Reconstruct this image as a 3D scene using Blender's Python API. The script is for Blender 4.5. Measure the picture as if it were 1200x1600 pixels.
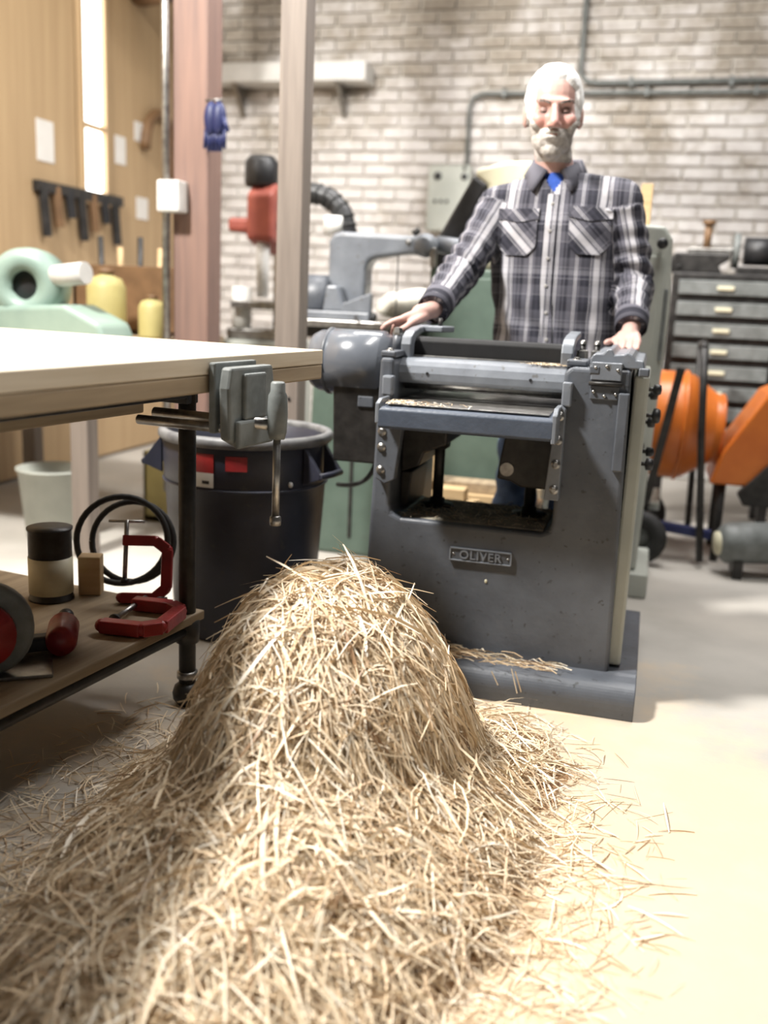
import bpy, bmesh, math, random
import numpy as np
from math import sin, cos, pi, radians, sqrt, atan2
from mathutils import Vector, Matrix, noise
from mathutils.bvhtree import BVHTree

random.seed(7)
scene = bpy.context.scene
COL = scene.collection
for o in list(bpy.data.objects):
    bpy.data.objects.remove(o)

# ------------------------------------------------------------------ camera
P, R, YAW, H = radians(12.5), radians(2.6), radians(15), 1.10
fwd = Vector((-sin(YAW) * cos(P), cos(YAW) * cos(P), -sin(P)))
x0 = Vector((cos(YAW), sin(YAW), 0))
u0 = x0.cross(fwd)
rgt = cos(R) * x0 + sin(R) * u0
up = cos(R) * u0 - sin(R) * x0
cam_d = bpy.data.cameras.new('camera')
cam_d.lens = 33.75
cam_d.sensor_width = 36
cam_d.clip_start = 0.05
cam_d.dof.use_dof = True
cam_d.dof.focus_distance = 2.3
cam_d.dof.aperture_fstop = 33.75 / 23.0
cam = bpy.data.objects.new('camera', cam_d)
cam.matrix_world = Matrix(((rgt.x, up.x, -fwd.x, 0), (rgt.y, up.y, -fwd.y, 0), (rgt.z, up.z, -fwd.z, H), (0, 0, 0, 1)))
COL.objects.link(cam)
scene.camera = cam

# ------------------------------------------------------------------ world, lamps, exposure
w = bpy.data.worlds.new('world')
scene.world = w
w.use_nodes = True
w.node_tree.nodes['Background'].inputs[0].default_value = (1.0, 0.97, 0.94, 1)
w.node_tree.nodes['Background'].inputs[1].default_value = 0.035


def area(name, loc, target, sx, sy, power, col=(1, 0.97, 0.93)):
    d = bpy.data.lights.new(name, 'AREA')
    d.shape = 'RECTANGLE'
    d.size, d.size_y, d.energy, d.color = sx, sy, power, col
    o = bpy.data.objects.new(name, d)
    o.location = loc
    o.rotation_euler = (Vector(target) - Vector(loc)).to_track_quat('-Z', 'Y').to_euler()
    COL.objects.link(o)
    return o


area('work_lamp', (-2.4, 1.4, 4.0), (-0.45, 2.4, 0.4), 0.4, 0.4, 325, (1, 0.97, 0.92))
area('ceiling_lamp_a', (0.25, 2.8, 4.0), (0.1, 2.8, 0), 1.8, 0.4, 62)
area('ceiling_lamp_b', (-0.5, 4.5, 3.2), (-0.5, 4.5, 0), 2.4, 0.4, 80, (1, 0.975, 0.96))
area('ceiling_lamp_c', (-2.6, 4.3, 4.2), (-2.9, 4.4, 0), 0.5, 2.4, 34, (1, 0.93, 0.82))
scene.view_settings.view_transform = 'Standard'
scene.view_settings.look = 'None'
scene.view_settings.exposure = 0.38
scene.view_settings.gamma = 1
scene.view_settings.use_curve_mapping = False

# ------------------------------------------------------------------ materials
MATS = {}


def nd(nt, t, **kw):
    n = nt.nodes.new(t)
    for k, v in kw.items():
        setattr(n, k, v)
    return n


def ramp(nt, stops, src, interp='LINEAR'):
    r = nd(nt, 'ShaderNodeValToRGB')
    e = r.color_ramp.elements
    r.color_ramp.interpolation = interp
    while len(e) < len(stops):
        e.new(0.5)
    for i, (p, c) in enumerate(stops):
        e[i].position = p
        e[i].color = (c[0], c[1], c[2], 1)
    nt.links.new(src, r.inputs[0])
    return r.outputs[0]


def base(name):
    m = bpy.data.materials.new(name)
    m.use_nodes = True
    nt = m.node_tree
    return m, nt, nt.nodes['Principled BSDF']


def tex(nt, kind='noise', scale=5, detail=4, coord='Object', rough=0.55, vec=None):
    if vec is None:
        vec = nd(nt, 'ShaderNodeNewGeometry').outputs['Position'] if coord == 'World' else nd(nt, 'ShaderNodeTexCoord').outputs[coord]
    if kind == 'noise':
        t = nd(nt, 'ShaderNodeTexNoise')
        t.inputs['Scale'].default_value = scale
        t.inputs['Detail'].default_value = detail
        t.inputs['Roughness'].default_value = rough
        nt.links.new(vec, t.inputs['Vector'])
        return t.outputs['Fac']
    t = nd(nt, 'ShaderNodeTexVoronoi')
    t.inputs['Scale'].default_value = scale
    nt.links.new(vec, t.inputs['Vector'])
    return t.outputs['Distance']


def bump(nt, bsdf, src, strength, dist=0.004):
    b = nd(nt, 'ShaderNodeBump')
    b.inputs['Strength'].default_value = strength
    b.inputs['Distance'].default_value = dist
    nt.links.new(src, b.inputs['Height'])
    nt.links.new(b.outputs[0], bsdf.inputs['Normal'])


def mat(name, c1, c2=None, scale=12, rough=0.5, metal=0.0, bmp=0.15, bscale=60, lo=0.35, hi=0.65, coord='Object', c3=None, coat=0):
    """two-tone noise paint with fine relief; c3 = sparse speckles of dirt or bare metal"""
    if name in MATS:
        return MATS[name]
    m, nt, b = base(name)
    c2 = c2 or tuple(x * 0.7 for x in c1)
    col = ramp(nt, [(lo, c2), (hi, c1)], tex(nt, 'noise', scale, 5, coord))
    if c3:
        sp = ramp(nt, [(0.66, (0, 0, 0)), (0.72, (1, 1, 1))], tex(nt, 'noise', scale * 5, 2, coord))
        mx = nd(nt, 'ShaderNodeMix', data_type='RGBA')
        nt.links.new(sp, mx.inputs[0])
        nt.links.new(col, mx.inputs[6])
        mx.inputs[7].default_value = (*c3, 1)
        col = mx.outputs[2]
    nt.links.new(col, b.inputs['Base Color'])
    b.inputs['Roughness'].default_value = rough
    b.inputs['Metallic'].default_value = metal
    b.inputs['Coat Weight'].default_value = coat
    if bmp:
        bump(nt, b, tex(nt, 'noise', bscale, 3, coord), bmp)
    MATS[name] = m
    return m


def wood(name, c1, c2, axis=0, scale=6, rough=0.6):
    if name in MATS:
        return MATS[name]
    m, nt, b = base(name)
    mp = nd(nt, 'ShaderNodeMapping')
    s = [scale * 6] * 3
    s[axis] = scale * 0.35
    mp.inputs['Scale'].default_value = s
    nt.links.new(nd(nt, 'ShaderNodeTexCoord').outputs['Object'], mp.inputs['Vector'])
    f = tex(nt, 'noise', 1, 6, vec=mp.outputs[0])
    nt.links.new(ramp(nt, [(0.3, c2), (0.7, c1)], f), b.inputs['Base Color'])
    b.inputs['Roughness'].default_value = rough
    bump(nt, b, f, 0.25)
    MATS[name] = m
    return m


GREY = mat('machine_grey_paint', (0.1, 0.11, 0.128), (0.074, 0.081, 0.095), 9, 0.42, bmp=0.25, bscale=45, c3=(0.05, 0.053, 0.058))
GREYL = mat('light_grey_paint', (0.21, 0.228, 0.255), (0.15, 0.163, 0.186), 10, 0.36, bmp=0.15, bscale=50, c3=(0.12, 0.12, 0.12))
BLUEGREY = mat('blue_grey_paint', (0.075, 0.092, 0.125), (0.06, 0.074, 0.102), 14, 0.45, bmp=0.25, bscale=80)
MOTOR = mat('motor_enamel', (0.15, 0.165, 0.19), (0.11, 0.12, 0.14), 6, 0.25, bmp=0.08, bscale=40, coat=0.4)
PALEGREY = mat('pale_grey_green_paint', (0.5, 0.52, 0.47), (0.4, 0.42, 0.38), 5, 0.5)
CREAM = mat('cream_enamel', (0.72, 0.68, 0.5), (0.62, 0.58, 0.42), 5, 0.45)
STEEL = mat('worn_steel', (0.42, 0.41, 0.39), (0.24, 0.23, 0.22), 30, 0.35, 0.9)
DSTEEL = mat('oily_dark_steel', (0.045, 0.042, 0.04), (0.02, 0.019, 0.018), 22, 0.45, 0.3)
BLACK = mat('black_paint', (0.022, 0.022, 0.024), (0.012, 0.012, 0.013), 20, 0.45)
RUBBER = mat('black_rubber', (0.03, 0.03, 0.03), (0.018, 0.018, 0.018), 20, 0.75)
GREEN = mat('machine_green_paint', (0.105, 0.15, 0.122), (0.08, 0.118, 0.095), 8, 0.45, bmp=0.2, bscale=90, c3=(0.09, 0.12, 0.1))
VISE = mat('vise_grey', (0.2, 0.215, 0.21), (0.13, 0.14, 0.135), 18, 0.5)
NAVY = mat('navy_plastic', (0.03, 0.032, 0.05), (0.02, 0.022, 0.034), 7, 0.42, bmp=0.1, c3=(0.035, 0.035, 0.04))
RIMGREY = mat('scuffed_grey_plastic', (0.2, 0.2, 0.2), (0.1, 0.1, 0.105), 18, 0.5)
RED = mat('red_paint', (0.36, 0.025, 0.025), (0.22, 0.015, 0.018), 14, 0.35)
DRED = mat('faded_red_paint', (0.36, 0.09, 0.06), (0.26, 0.06, 0.045), 10, 0.5)
WHITE = mat('white_plastic', (0.75, 0.74, 0.71), (0.62, 0.61, 0.58), 6, 0.5)
PAPER = mat('white_paper', (0.8, 0.78, 0.74), (0.74, 0.72, 0.68), 8, 0.8, bmp=0)
ORANGE = mat('orange_paint', (0.72, 0.2, 0.03), (0.58, 0.14, 0.02), 5, 0.35)
TEAL = mat('pale_teal_enamel', (0.30, 0.40, 0.34), (0.22, 0.31, 0.27), 5, 0.45)
YELLOW = mat('yellow_plastic', (0.55, 0.48, 0.2), (0.45, 0.38, 0.15), 6, 0.5)
BROWN = mat('brown_leather', (0.2, 0.11, 0.05), (0.13, 0.07, 0.03), 10, 0.6)
BLUE = mat('blue_cloth', (0.03, 0.09, 0.42), (0.02, 0.07, 0.33), 40, 0.85)
DBLUE = mat('dark_blue_paint', (0.02, 0.03, 0.12), (0.015, 0.02, 0.08), 8, 0.5)
SACK = mat('white_sackcloth', (0.72, 0.7, 0.62), (0.55, 0.52, 0.45), 9, 0.85, bmp=0.4, bscale=25)
DENIM = mat('blue_denim', (0.1, 0.16, 0.3), (0.06, 0.1, 0.2), 30, 0.9, bmp=0.3, bscale=250)
PLANK = wood('pale_bench_wood', (0.66, 0.58, 0.46), (0.52, 0.43, 0.31), 1)
EDGEW = wood('aged_bench_wood', (0.40, 0.31, 0.2), (0.24, 0.18, 0.115), 1)
POST = wood('weathered_post_wood', (0.25, 0.21, 0.18), (0.17, 0.14, 0.12), 2)
POSTR = wood('reddish_post_wood', (0.27, 0.165, 0.13), (0.19, 0.12, 0.1), 2)
PINE = wood('pine_board', (0.62, 0.45, 0.25), (0.48, 0.33, 0.17), 0)
PLY = wood('tan_plywood', (0.52, 0.37, 0.21), (0.42, 0.29, 0.16), 2, 2.5)


def mat_floor():
    m, nt, b = base('dusty_concrete')
    n1 = ramp(nt, [(0.3, (0.36, 0.34, 0.305)), (0.5, (0.45, 0.425, 0.385)), (0.72, (0.53, 0.495, 0.445))], tex(nt, 'noise', 1.6, 8, 'World'))
    dust = tex(nt, 'noise', 2.6, 6, 'World', 0.65)
    # sawdust trodden into the floor around the pile
    pos = nd(nt, 'ShaderNodeNewGeometry').outputs['Position']
    d = nd(nt, 'ShaderNodeVectorMath', operation='DISTANCE')
    nt.links.new(pos, d.inputs[0])
    d.inputs[1].default_value = (-0.25, 1.75, 0)
    s = nd(nt, 'ShaderNodeMath', operation='MULTIPLY_ADD')
    nt.links.new(d.outputs['Value'], s.inputs[0])
    s.inputs[1].default_value = -0.42
    nt.links.new(dust, s.inputs[2])
    f = ramp(nt, [(0.0, (0, 0, 0)), (0.3, (1, 1, 1))], s.outputs[0])
    mx = nd(nt, 'ShaderNodeMix', data_type='RGBA')
    nt.links.new(f, mx.inputs[0])
    nt.links.new(n1, mx.inputs[6])
    mx.inputs[7].default_value = (0.62, 0.49, 0.34, 1)
    nt.links.new(mx.outputs[2], b.inputs['Base Color'])
    b.inputs['Roughness'].default_value = 0.75
    bump(nt, b, tex(nt, 'noise', 70, 5, 'World'), 0.2)
    return m


def mat_brick():
    m, nt, b = base('whitewashed_brick')
    inf = nd(nt, 'ShaderNodeObjectInfo')
    pos = nd(nt, 'ShaderNodeNewGeometry').outputs['Position']
    sep = nd(nt, 'ShaderNodeSeparateXYZ')
    nt.links.new(pos, sep.inputs[0])
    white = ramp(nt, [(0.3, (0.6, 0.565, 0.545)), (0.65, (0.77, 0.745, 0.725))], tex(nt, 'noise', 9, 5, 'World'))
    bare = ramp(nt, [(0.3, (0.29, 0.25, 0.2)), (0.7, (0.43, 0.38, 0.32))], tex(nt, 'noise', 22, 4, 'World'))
    # flaked whitewash patches; extra bare tone up high paints in the light falloff
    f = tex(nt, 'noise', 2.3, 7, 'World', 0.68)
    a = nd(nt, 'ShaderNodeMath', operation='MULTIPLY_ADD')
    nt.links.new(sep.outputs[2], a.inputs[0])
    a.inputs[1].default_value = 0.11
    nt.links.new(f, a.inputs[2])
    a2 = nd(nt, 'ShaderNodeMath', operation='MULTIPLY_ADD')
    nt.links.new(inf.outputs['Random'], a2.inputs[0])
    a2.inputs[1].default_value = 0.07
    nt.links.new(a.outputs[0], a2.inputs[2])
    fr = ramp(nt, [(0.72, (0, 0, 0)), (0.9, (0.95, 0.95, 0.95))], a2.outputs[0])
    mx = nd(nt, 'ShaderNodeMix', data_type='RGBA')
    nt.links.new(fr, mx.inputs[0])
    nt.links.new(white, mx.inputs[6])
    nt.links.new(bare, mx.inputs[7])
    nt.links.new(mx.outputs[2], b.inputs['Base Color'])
    b.inputs['Roughness'].default_value = 0.85
    bump(nt, b, tex(nt, 'noise', 55, 5, 'World'), 0.5, 0.006)
    return m


def mat_plaid():
    """woven check driven by the stored cloth coordinate (metres across, metres along)"""
    m, nt, b = base('plaid_flannel')
    at = nd(nt, 'ShaderNodeAttribute', attribute_name='cloth')
    sep = nd(nt, 'ShaderNodeSeparateXYZ')
    nt.links.new(at.outputs['Vector'], sep.inputs[0])

    def stripes(out, period, stops):
        d = nd(nt, 'ShaderNodeMath', operation='DIVIDE')
        nt.links.new(out, d.inputs[0])
        d.inputs[1].default_value = period
        fr = nd(nt, 'ShaderNodeMath', operation='FRACT')
        nt.links.new(d.outputs[0], fr.inputs[0])
        return ramp(nt, stops, fr.outputs[0], 'CONSTANT')
    D, N, G, L, Wh = (0.016, 0.016, 0.026), (0.036, 0.036, 0.052), (0.105, 0.102, 0.125), (0.22, 0.215, 0.245), (0.74, 0.72, 0.75)
    u = stripes(sep.outputs[0], 0.152, [(0, Wh), (0.12, L), (0.15, N), (0.17, Wh), (0.19, N), (0.21, Wh), (0.23, G), (0.33, D), (0.37, G), (0.40, D), (0.47, G), (0.60, Wh), (0.615, G), (0.64, Wh), (0.655, G), (0.72, D), (0.79, N), (0.84, D), (0.9, N), (0.93, Wh), (0.945, N), (0.97, L)])
    v = stripes(sep.outputs[1], 0.172, [(0, L), (0.1, N), (0.12, L), (0.15, G), (0.32, D), (0.5, N), (0.6, L), (0.62, G), (0.8, D), (0.92, L), (0.94, N)])
    mx = nd(nt, 'ShaderNodeMix', data_type='RGBA')
    mx.inputs[0].default_value = 0.42
    nt.links.new(u, mx.inputs[6])
    nt.links.new(v, mx.inputs[7])
    nt.links.new(mx.outputs[2], b.inputs['Base Color'])
    b.inputs['Roughness'].default_value = 0.9
    bump(nt, b, tex(nt, 'noise', 300, 3), 0.25, 0.002)
    return m


def mat_attr(name, attr, rough=0.6, bscale=80, bstr=0.2, sss=0.0):
    m, nt, b = base(name)
    at = nd(nt, 'ShaderNodeAttribute', attribute_name=attr)
    nt.links.new(at.outputs['Color'], b.inputs['Base Color'])
    b.inputs['Roughness'].default_value = rough
    if sss:
        b.inputs['Subsurface Weight'].default_value = sss
        b.inputs['Subsurface Radius'].default_value = (0.01, 0.004, 0.002)
    bump(nt, b, tex(nt, 'noise', bscale, 4), bstr, 0.002)
    return m


def mat_straw():
    m, nt, b = base('wood_shaving')
    at = nd(nt, 'ShaderNodeAttribute', attribute_name='tone')
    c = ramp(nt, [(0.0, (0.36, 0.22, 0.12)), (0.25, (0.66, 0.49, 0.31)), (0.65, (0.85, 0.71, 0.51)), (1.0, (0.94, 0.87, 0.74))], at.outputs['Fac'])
    nt.links.new(c, b.inputs['Base Color'])
    b.inputs['Roughness'].default_value = 0.42
    return m


FLOOR, BRICK, PLAID, STRAW = mat_floor(), mat_brick(), mat_plaid(), mat_straw()
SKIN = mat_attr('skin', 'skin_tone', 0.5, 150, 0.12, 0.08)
HAIR = mat('white_hair', (0.86, 0.85, 0.83), (0.74, 0.73, 0.71), 60, 0.6, bmp=0.5, bscale=180)
BEARD = mat('grey_white_beard', (0.62, 0.58, 0.54), (0.4, 0.365, 0.335), 45, 0.7, bmp=0.6, bscale=200)
MORTAR = mat('pale_mortar', (0.7, 0.67, 0.61), (0.52, 0.48, 0.42), 6, 0.9, coord='World')


def mat_glow():
    m, nt, b = base('daylit_frosted_glass')
    b.inputs['Base Color'].default_value = (0.8, 0.8, 0.8, 1)
    b.inputs['Emission Color'].default_value = (1, 0.98, 0.95, 1)
    b.inputs['Emission Strength'].default_value = 4
    return m


GLOW = mat_glow()

# ------------------------------------------------------------------ mesh helpers
ORG = {}


class MB:
    def __init__(s):
        s.V, s.F, s.S, s.M = [], [], [], []

    def add(s, vs, fs, smooth=False, mi=0):
        n = len(s.V)
        s.V += [tuple(v) for v in vs]
        s.F += [tuple(i + n for i in f) for f in fs]
        s.S += [smooth] * len(fs)
        s.M += [mi] * len(fs)
        return s

    def box(s, x0, x1, y0, y1, z0, z1, mi=0):
        v = [(x, y, z) for z in (z0, z1) for y in (y0, y1) for x in (x0, x1)]
        return s.add(v, [(0, 2, 3, 1), (4, 5, 7, 6), (0, 1, 5, 4), (2, 6, 7, 3), (0, 4, 6, 2), (1, 3, 7, 5)], False, mi)

    def bar(s, p0, p1, w, h, upv=(0, 0, 1)):
        p0, p1 = Vector(p0), Vector(p1)
        d = (p1 - p0).normalized()
        a = d.cross(Vector(upv))
        a = (a if a.length > 1e-4 else d.cross(Vector((1, 0, 0)))).normalized()
        b = a.cross(d).normalized()
        v = [p + a * sx * w / 2 + b * sz * h / 2 for p in (p0, p1) for sx, sz in ((-1, -1), (1, -1), (1, 1), (-1, 1))]
        return s.add(v, [(0, 1, 2, 3), (7, 6, 5, 4), (0, 4, 5, 1), (1, 5, 6, 2), (2, 6, 7, 3), (3, 7, 4, 0)])

    def prism(s, poly, axis, a, b):
        n = len(poly)
        mk = {'x': lambda t, p: (t, p[0], p[1]), 'y': lambda t, p: (p[0], t, p[1]), 'z': lambda t, p: (p[0], p[1], t)}[axis]
        v = [mk(a, p) for p in poly] + [mk(b, p) for p in poly]
        f = [tuple(range(n)), tuple(range(2 * n - 1, n - 1, -1))] + [(i, i + n, (i + 1) % n + n, (i + 1) % n) for i in range(n)]
        return s.add(v, f)

    def tube(s, pts, r, n=12, smooth=True, cap=True):
        pts = [Vector(p) for p in pts]
        rr = r if isinstance(r, (list, tuple)) else [r] * len(pts)
        v, f, prev = [], [], None
        for i, p in enumerate(pts):
            t = (pts[min(i + 1, len(pts) - 1)] - pts[max(i - 1, 0)]).normalized()
            if prev is None:
                a = t.cross(Vector((0, 0, 1)))
                a = a if a.length > 1e-3 else t.cross(Vector((1, 0, 0)))
            else:
                a = prev - t * prev.dot(t)
            a.normalize()
            prev = a
            b = t.cross(a)
            v += [p + (a * cos(2 * pi * k / n) + b * sin(2 * pi * k / n)) * rr[i] for k in range(n)]
        for i in range(len(pts) - 1):
            f += [(i * n + k, i * n + (k + 1) % n, (i + 1) * n + (k + 1) % n, (i + 1) * n + k) for k in range(n)]
        s.add(v, f, smooth)
        if cap:
            m = (len(pts) - 1) * n
            s.add(v[:n], [tuple(range(n - 1, -1, -1))])
            s.add(v[m:], [tuple(range(n))])
        return s

    def cyl(s, p0, p1, r0, r1=None, n=20, smooth=True):
        return s.tube([p0, p1], [r0, r0 if r1 is None else r1], n, smooth)

    def lathe(s, prof, c, axis=(0, 0, 1), n=32, closed=False, smooth=True):
        c, d = Vector(c), Vector(axis).normalized()
        a = d.cross(Vector((0, 0, 1)))
        a = (a if a.length > 1e-3 else Vector((1, 0, 0))).normalized()
        b = d.cross(a)
        v = [c + d * h + (a * cos(2 * pi * k / n) + b * sin(2 * pi * k / n)) * max(r, 1e-5) for r, h in prof for k in range(n)]
        m = len(prof)
        f = [(i * n + k, i * n + (k + 1) % n, (i + 1) % m * n + (k + 1) % n, (i + 1) % m * n + k) for i in range(m if closed else m - 1) for k in range(n)]
        return s.add(v, f, smooth)

    def ell(s, c, r, nu=20, nv=12, rot=None):
        c = Vector(c)
        r = (r, r, r) if isinstance(r, (int, float)) else r
        v, f = [], []
        for j in range(nv + 1):
            th = pi * j / nv
            for k in range(nu):
                q = Vector((r[0] * sin(th) * cos(2 * pi * k / nu), r[1] * sin(th) * sin(2 * pi * k / nu), r[2] * cos(th)))
                v.append(c + (rot @ q if rot else q))
        for j in range(nv):
            f += [(j * nu + k, (j + 1) * nu + k, (j + 1) * nu + (k + 1) % nu, j * nu + (k + 1) % nu) for k in range(nu)]
        return s.add(v, f, True)

    def cap(s, p0, p1, r0, r1=None):
        r1 = r0 if r1 is None else r1
        s.tube([p0, p1], [r0, r1], 14)
        s.ell(p0, r0, 14, 8)
        return s.ell(p1, r1, 14, 8)

    def torus(s, c, axis, Rr, r, n=32, m=10, a0=0, a1=2 * pi):
        c, d = Vector(c), Vector(axis).normalized()
        a = d.cross(Vector((0, 0, 1)))
        a = (a if a.length > 1e-3 else Vector((1, 0, 0))).normalized()
        b = d.cross(a)
        full = abs(a1 - a0 - 2 * pi) < 1e-4
        pts = [c + (a * cos(t) + b * sin(t)) * Rr for t in [a0 + (a1 - a0) * k / n for k in range(n + 1)]]
        return s.tube(pts, r, m, cap=not full)

    def build(s, name, mt, parent=None, bev=0, segs=2, rot=None):
        me = bpy.data.meshes.new(name)
        off = Vector((0, 0, 0))
        if parent is not None and parent.name in ORG:
            off = ORG[parent.name]
        me.from_pydata([Vector(v) - off for v in s.V], [], s.F)
        me.polygons.foreach_set('use_smooth', s.S)
        me.polygons.foreach_set('material_index', s.M)
        for x in (mt if isinstance(mt, (list, tuple)) else [mt]):
            me.materials.append(x)
        bm = bmesh.new()
        bm.from_mesh(me)
        bmesh.ops.remove_doubles(bm, verts=bm.verts, dist=1e-5)
        bmesh.ops.recalc_face_normals(bm, faces=bm.faces)
        bm.to_mesh(me)
        bm.free()
        o = bpy.data.objects.new(name, me)
        COL.objects.link(o)
        if parent is not None:
            o.parent = parent
            ORG[o.name] = off
        if bev:
            b = o.modifiers.new('bevel', 'BEVEL')
            b.width, b.segments, b.limit_method, b.angle_limit = bev, segs, 'ANGLE', radians(35)
            b.harden_normals = False
        return o


def tag(o, label=None, cat=None, group=None, kind=None):
    for k, v in (('label', label), ('category', cat), ('group', group), ('kind', kind)):
        if v:
            o[k] = v
    return o


def thing(name, label, cat, loc, group=None, rotz=0, local=False):
    """an Empty at the base; parts are then written in world coordinates, or in local ones with local=True"""
    o = bpy.data.objects.new(name, None)
    o.empty_display_size = 0.1
    o.location = loc
    o.rotation_euler = (0, 0, rotz)
    COL.objects.link(o)
    if not local:
        ORG[o.name] = Vector(loc)
    return tag(o, label, cat, group)


def share(o, loc, parent=None):
    """a further part with the same mesh, moved by loc"""
    c = o.copy()
    COL.objects.link(c)
    c.parent = parent or o.parent
    c.location = Vector(o.location) + Vector(loc)
    return c


def box(name, mt, parent, x0, x1, y0, y1, z0, z1, bev=0.004):
    return MB().box(x0, x1, y0, y1, z0, z1).build(name, mt, parent, bev)


# ------------------------------------------------------------------ setting
tag(MB().box(-4.2, 3.5, -1.5, 7.2, -0.1, 0).build('floor', FLOOR), kind='structure', label='pale dusty concrete workshop floor strewn with sawdust')

YW = 6.7
wb = tag(MB().box(-3.6, 3.4, YW + 0.02, YW + 0.3, 0, 3.6).build('wall_back', MORTAR), kind='structure', label='whitewashed brick wall behind the machines')
bw, bh, px, pz = 0.224, 0.069, 0.235, 0.08
cands = []
for j in range(45):
    for i in range(-16, 15):
        cands.append((i * px + (px / 2 if j % 2 else 0) - 0.05, j * pz + 0.045))
seen = [c for c in cands if -2.35 < c[0] < 0.62 and 1.38 < c[1] < 3.08]
seen = [c for c in seen if not (-0.75 < c[0] < -0.2 and c[1] < 1.9)][:298]
rest = [c for c in cands if c not in set(seen)]
brick_meshes = []
for k in range(6):
    mb = MB()
    jx = [random.uniform(-0.004, 0.004) for _ in range(8)]
    d = 0.012
    v = [(sx * (bw / 2 - (0.004 if f == 0 else 0)) + jx[(ix + iz * 2) % 8], (-d if f == 0 else 0.02), sz * (bh / 2 - (0.004 if f == 0 else 0)) + jx[(ix * 3 + iz) % 8] * 0.6)
         for f in (0, 1) for iz, sz in enumerate((-1, 1)) for ix, sx in enumerate((-1, 1))]
    mb.add(v, [(0, 1, 3, 2), (4, 6, 7, 5), (0, 4, 5, 1), (2, 3, 7, 6), (0, 2, 6, 4), (1, 5, 7, 3)])
    brick_meshes.append(mb)
bobs = []
for k in range(6):
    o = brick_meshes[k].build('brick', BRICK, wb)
    bobs.append(o)
for n, (x, z) in enumerate(seen):
    dy = random.uniform(-0.004, 0.005)
    if n < 6:
        bobs[n].location = (x, YW + dy + 0.006, z)
    else:
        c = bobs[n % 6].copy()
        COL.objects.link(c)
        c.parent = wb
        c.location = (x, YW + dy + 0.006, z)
mb = MB()
for x, z in rest:
    src = brick_meshes[random.randrange(6)]
    mb.add([(v[0] + x, v[1] + YW + random.uniform(-0.001, 0.001) + 0.006, v[2] + z) for v in src.V], src.F)
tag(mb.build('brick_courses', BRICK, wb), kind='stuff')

XL = -3.4
wl = tag(MB().box(XL - 0.2, XL - 0.02, 0.5, 6.75, 0, 3.6).build('wall_left', POST), kind='structure', label='tan plywood covered side wall')
ys = [0.6, 1.85, 3.07, 4.29, 5.30]
for a, b_ in zip(ys, ys[1:]):
    box('plywood_panel', PLY, wl, XL - 0.02, XL, a + 0.005, b_ - 0.005, 0.02, 3.5, 0.003)
box('plywood_panel', PLY, wl, XL - 0.02, XL, 5.62, 6.69, 0.02, 3.5, 0.003)
box('plywood_panel', PLY, wl, XL - 0.02, XL, 5.30, 5.62, 0.02, 1.62, 0.003)
win = tag(MB().box(XL - 0.012, XL - 0.006, 5.34, 5.58, 1.62, 3.5).build('window_1', GLOW), kind='structure', label='tall narrow bright window slit in the tan wall')
for nm, a in (('window_frame', (5.315, 5.345, 1.6, 3.5)), ('window_frame', (5.575, 5.605, 1.6, 3.5)), ('window_sill', (5.30, 5.62, 1.585, 1.625)), ('window_bar', (5.34, 5.58, 2.02, 2.05))):
    MB().box(XL - 0.02, XL + 0.03, a[0], a[1], a[2], a[3]).build(nm, PLY, win, 0.003)

# timber posts
p1 = thing('timber_post', 'thick reddish timber post standing before the tan wall', 'post', (-1.98, 4.0, 0))
MB().box(-2.06, -1.895, 3.93, 4.07, 0, 3.6).build('post_shaft', POSTR, p1, 0.006)
MB().cyl((-2.075, 3.90, 0.2), (-2.075, 3.90, 3.55), 0.018, n=12).build('conduit', STEEL, p1)
MB().box(-2.09, -1.985, 3.84, 3.93, 1.42, 1.55).build('junction_box', WHITE, p1, 0.008)
p2 = thing('timber_post', 'slim weathered timber post behind the navy bin', 'post', (-1.29, 3.37, 0))
MB().box(-1.337, -1.242, 3.33, 3.42, 0, 3.6).build('post_shaft', POST, p2, 0.004)
MB().cyl((-1.275, 3.326, 0.725), (-1.275, 3.336, 0.725), 0.007, n=10).build('bolt_hole', BLACK, p2)
MB().bar((-1.9, 3.4, 3.2), (-1.0, 3.4, 3.2), 0.09, 0.14).build('crossbeam', POST, p2, 0.004)

# conduit runs and control box on the brick wall
cb = thing('control_box', 'pale grey electrical control box mounted on the brick wall', 'control box', (-1.41, YW - 0.06, 1.57))
MB().box(-1.56, -1.275, YW - 0.13, YW - 0.01, 1.565, 1.985).build('box_body', PALEGREY, cb, 0.008)
for x, z, r in ((-1.495, 1.915, 0.026), (-1.315, 1.912, 0.022), (-1.315, 1.965, 0.012), (-1.505, 1.755, 0.011), (-1.465, 1.755, 0.011), (-1.425, 1.755, 0.011)):
    MB().lathe([(0, 0.012), (r * 0.8, 0.012), (r, 0.006), (r, -0.004)], (x, YW - 0.13, z), (0, -1, 0), 16).build('hole_disc', BLACK, cb)  # raised black discs stand for the dark holes in the box
cd = thing('conduit_run', 'thin grey conduit rising from the control box and crossing the brick wall', 'conduit', (-1.32, YW - 0.05, 1.98))
MB().tube([(-1.32, YW - 0.04, 1.98), (-1.325, YW - 0.04, 2.36), (-1.30, YW - 0.04, 2.42), (-1.24, YW - 0.04, 2.445), (0.3, YW - 0.04, 2.44), (1.6, YW - 0.04, 2.45)], 0.014, 10).build('pipe', VISE, cd)
for x in (-1.1, -0.2, 0.45):
    MB().box(x - 0.012, x + 0.012, YW - 0.06, YW - 0.008, 2.42, 2.47).build('pipe_clip', VISE, cd)
cd2 = thing('conduit_run', 'upper of the two long horizontal conduits on the brick wall', 'conduit', (0, YW - 0.05, 2.5))
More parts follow.
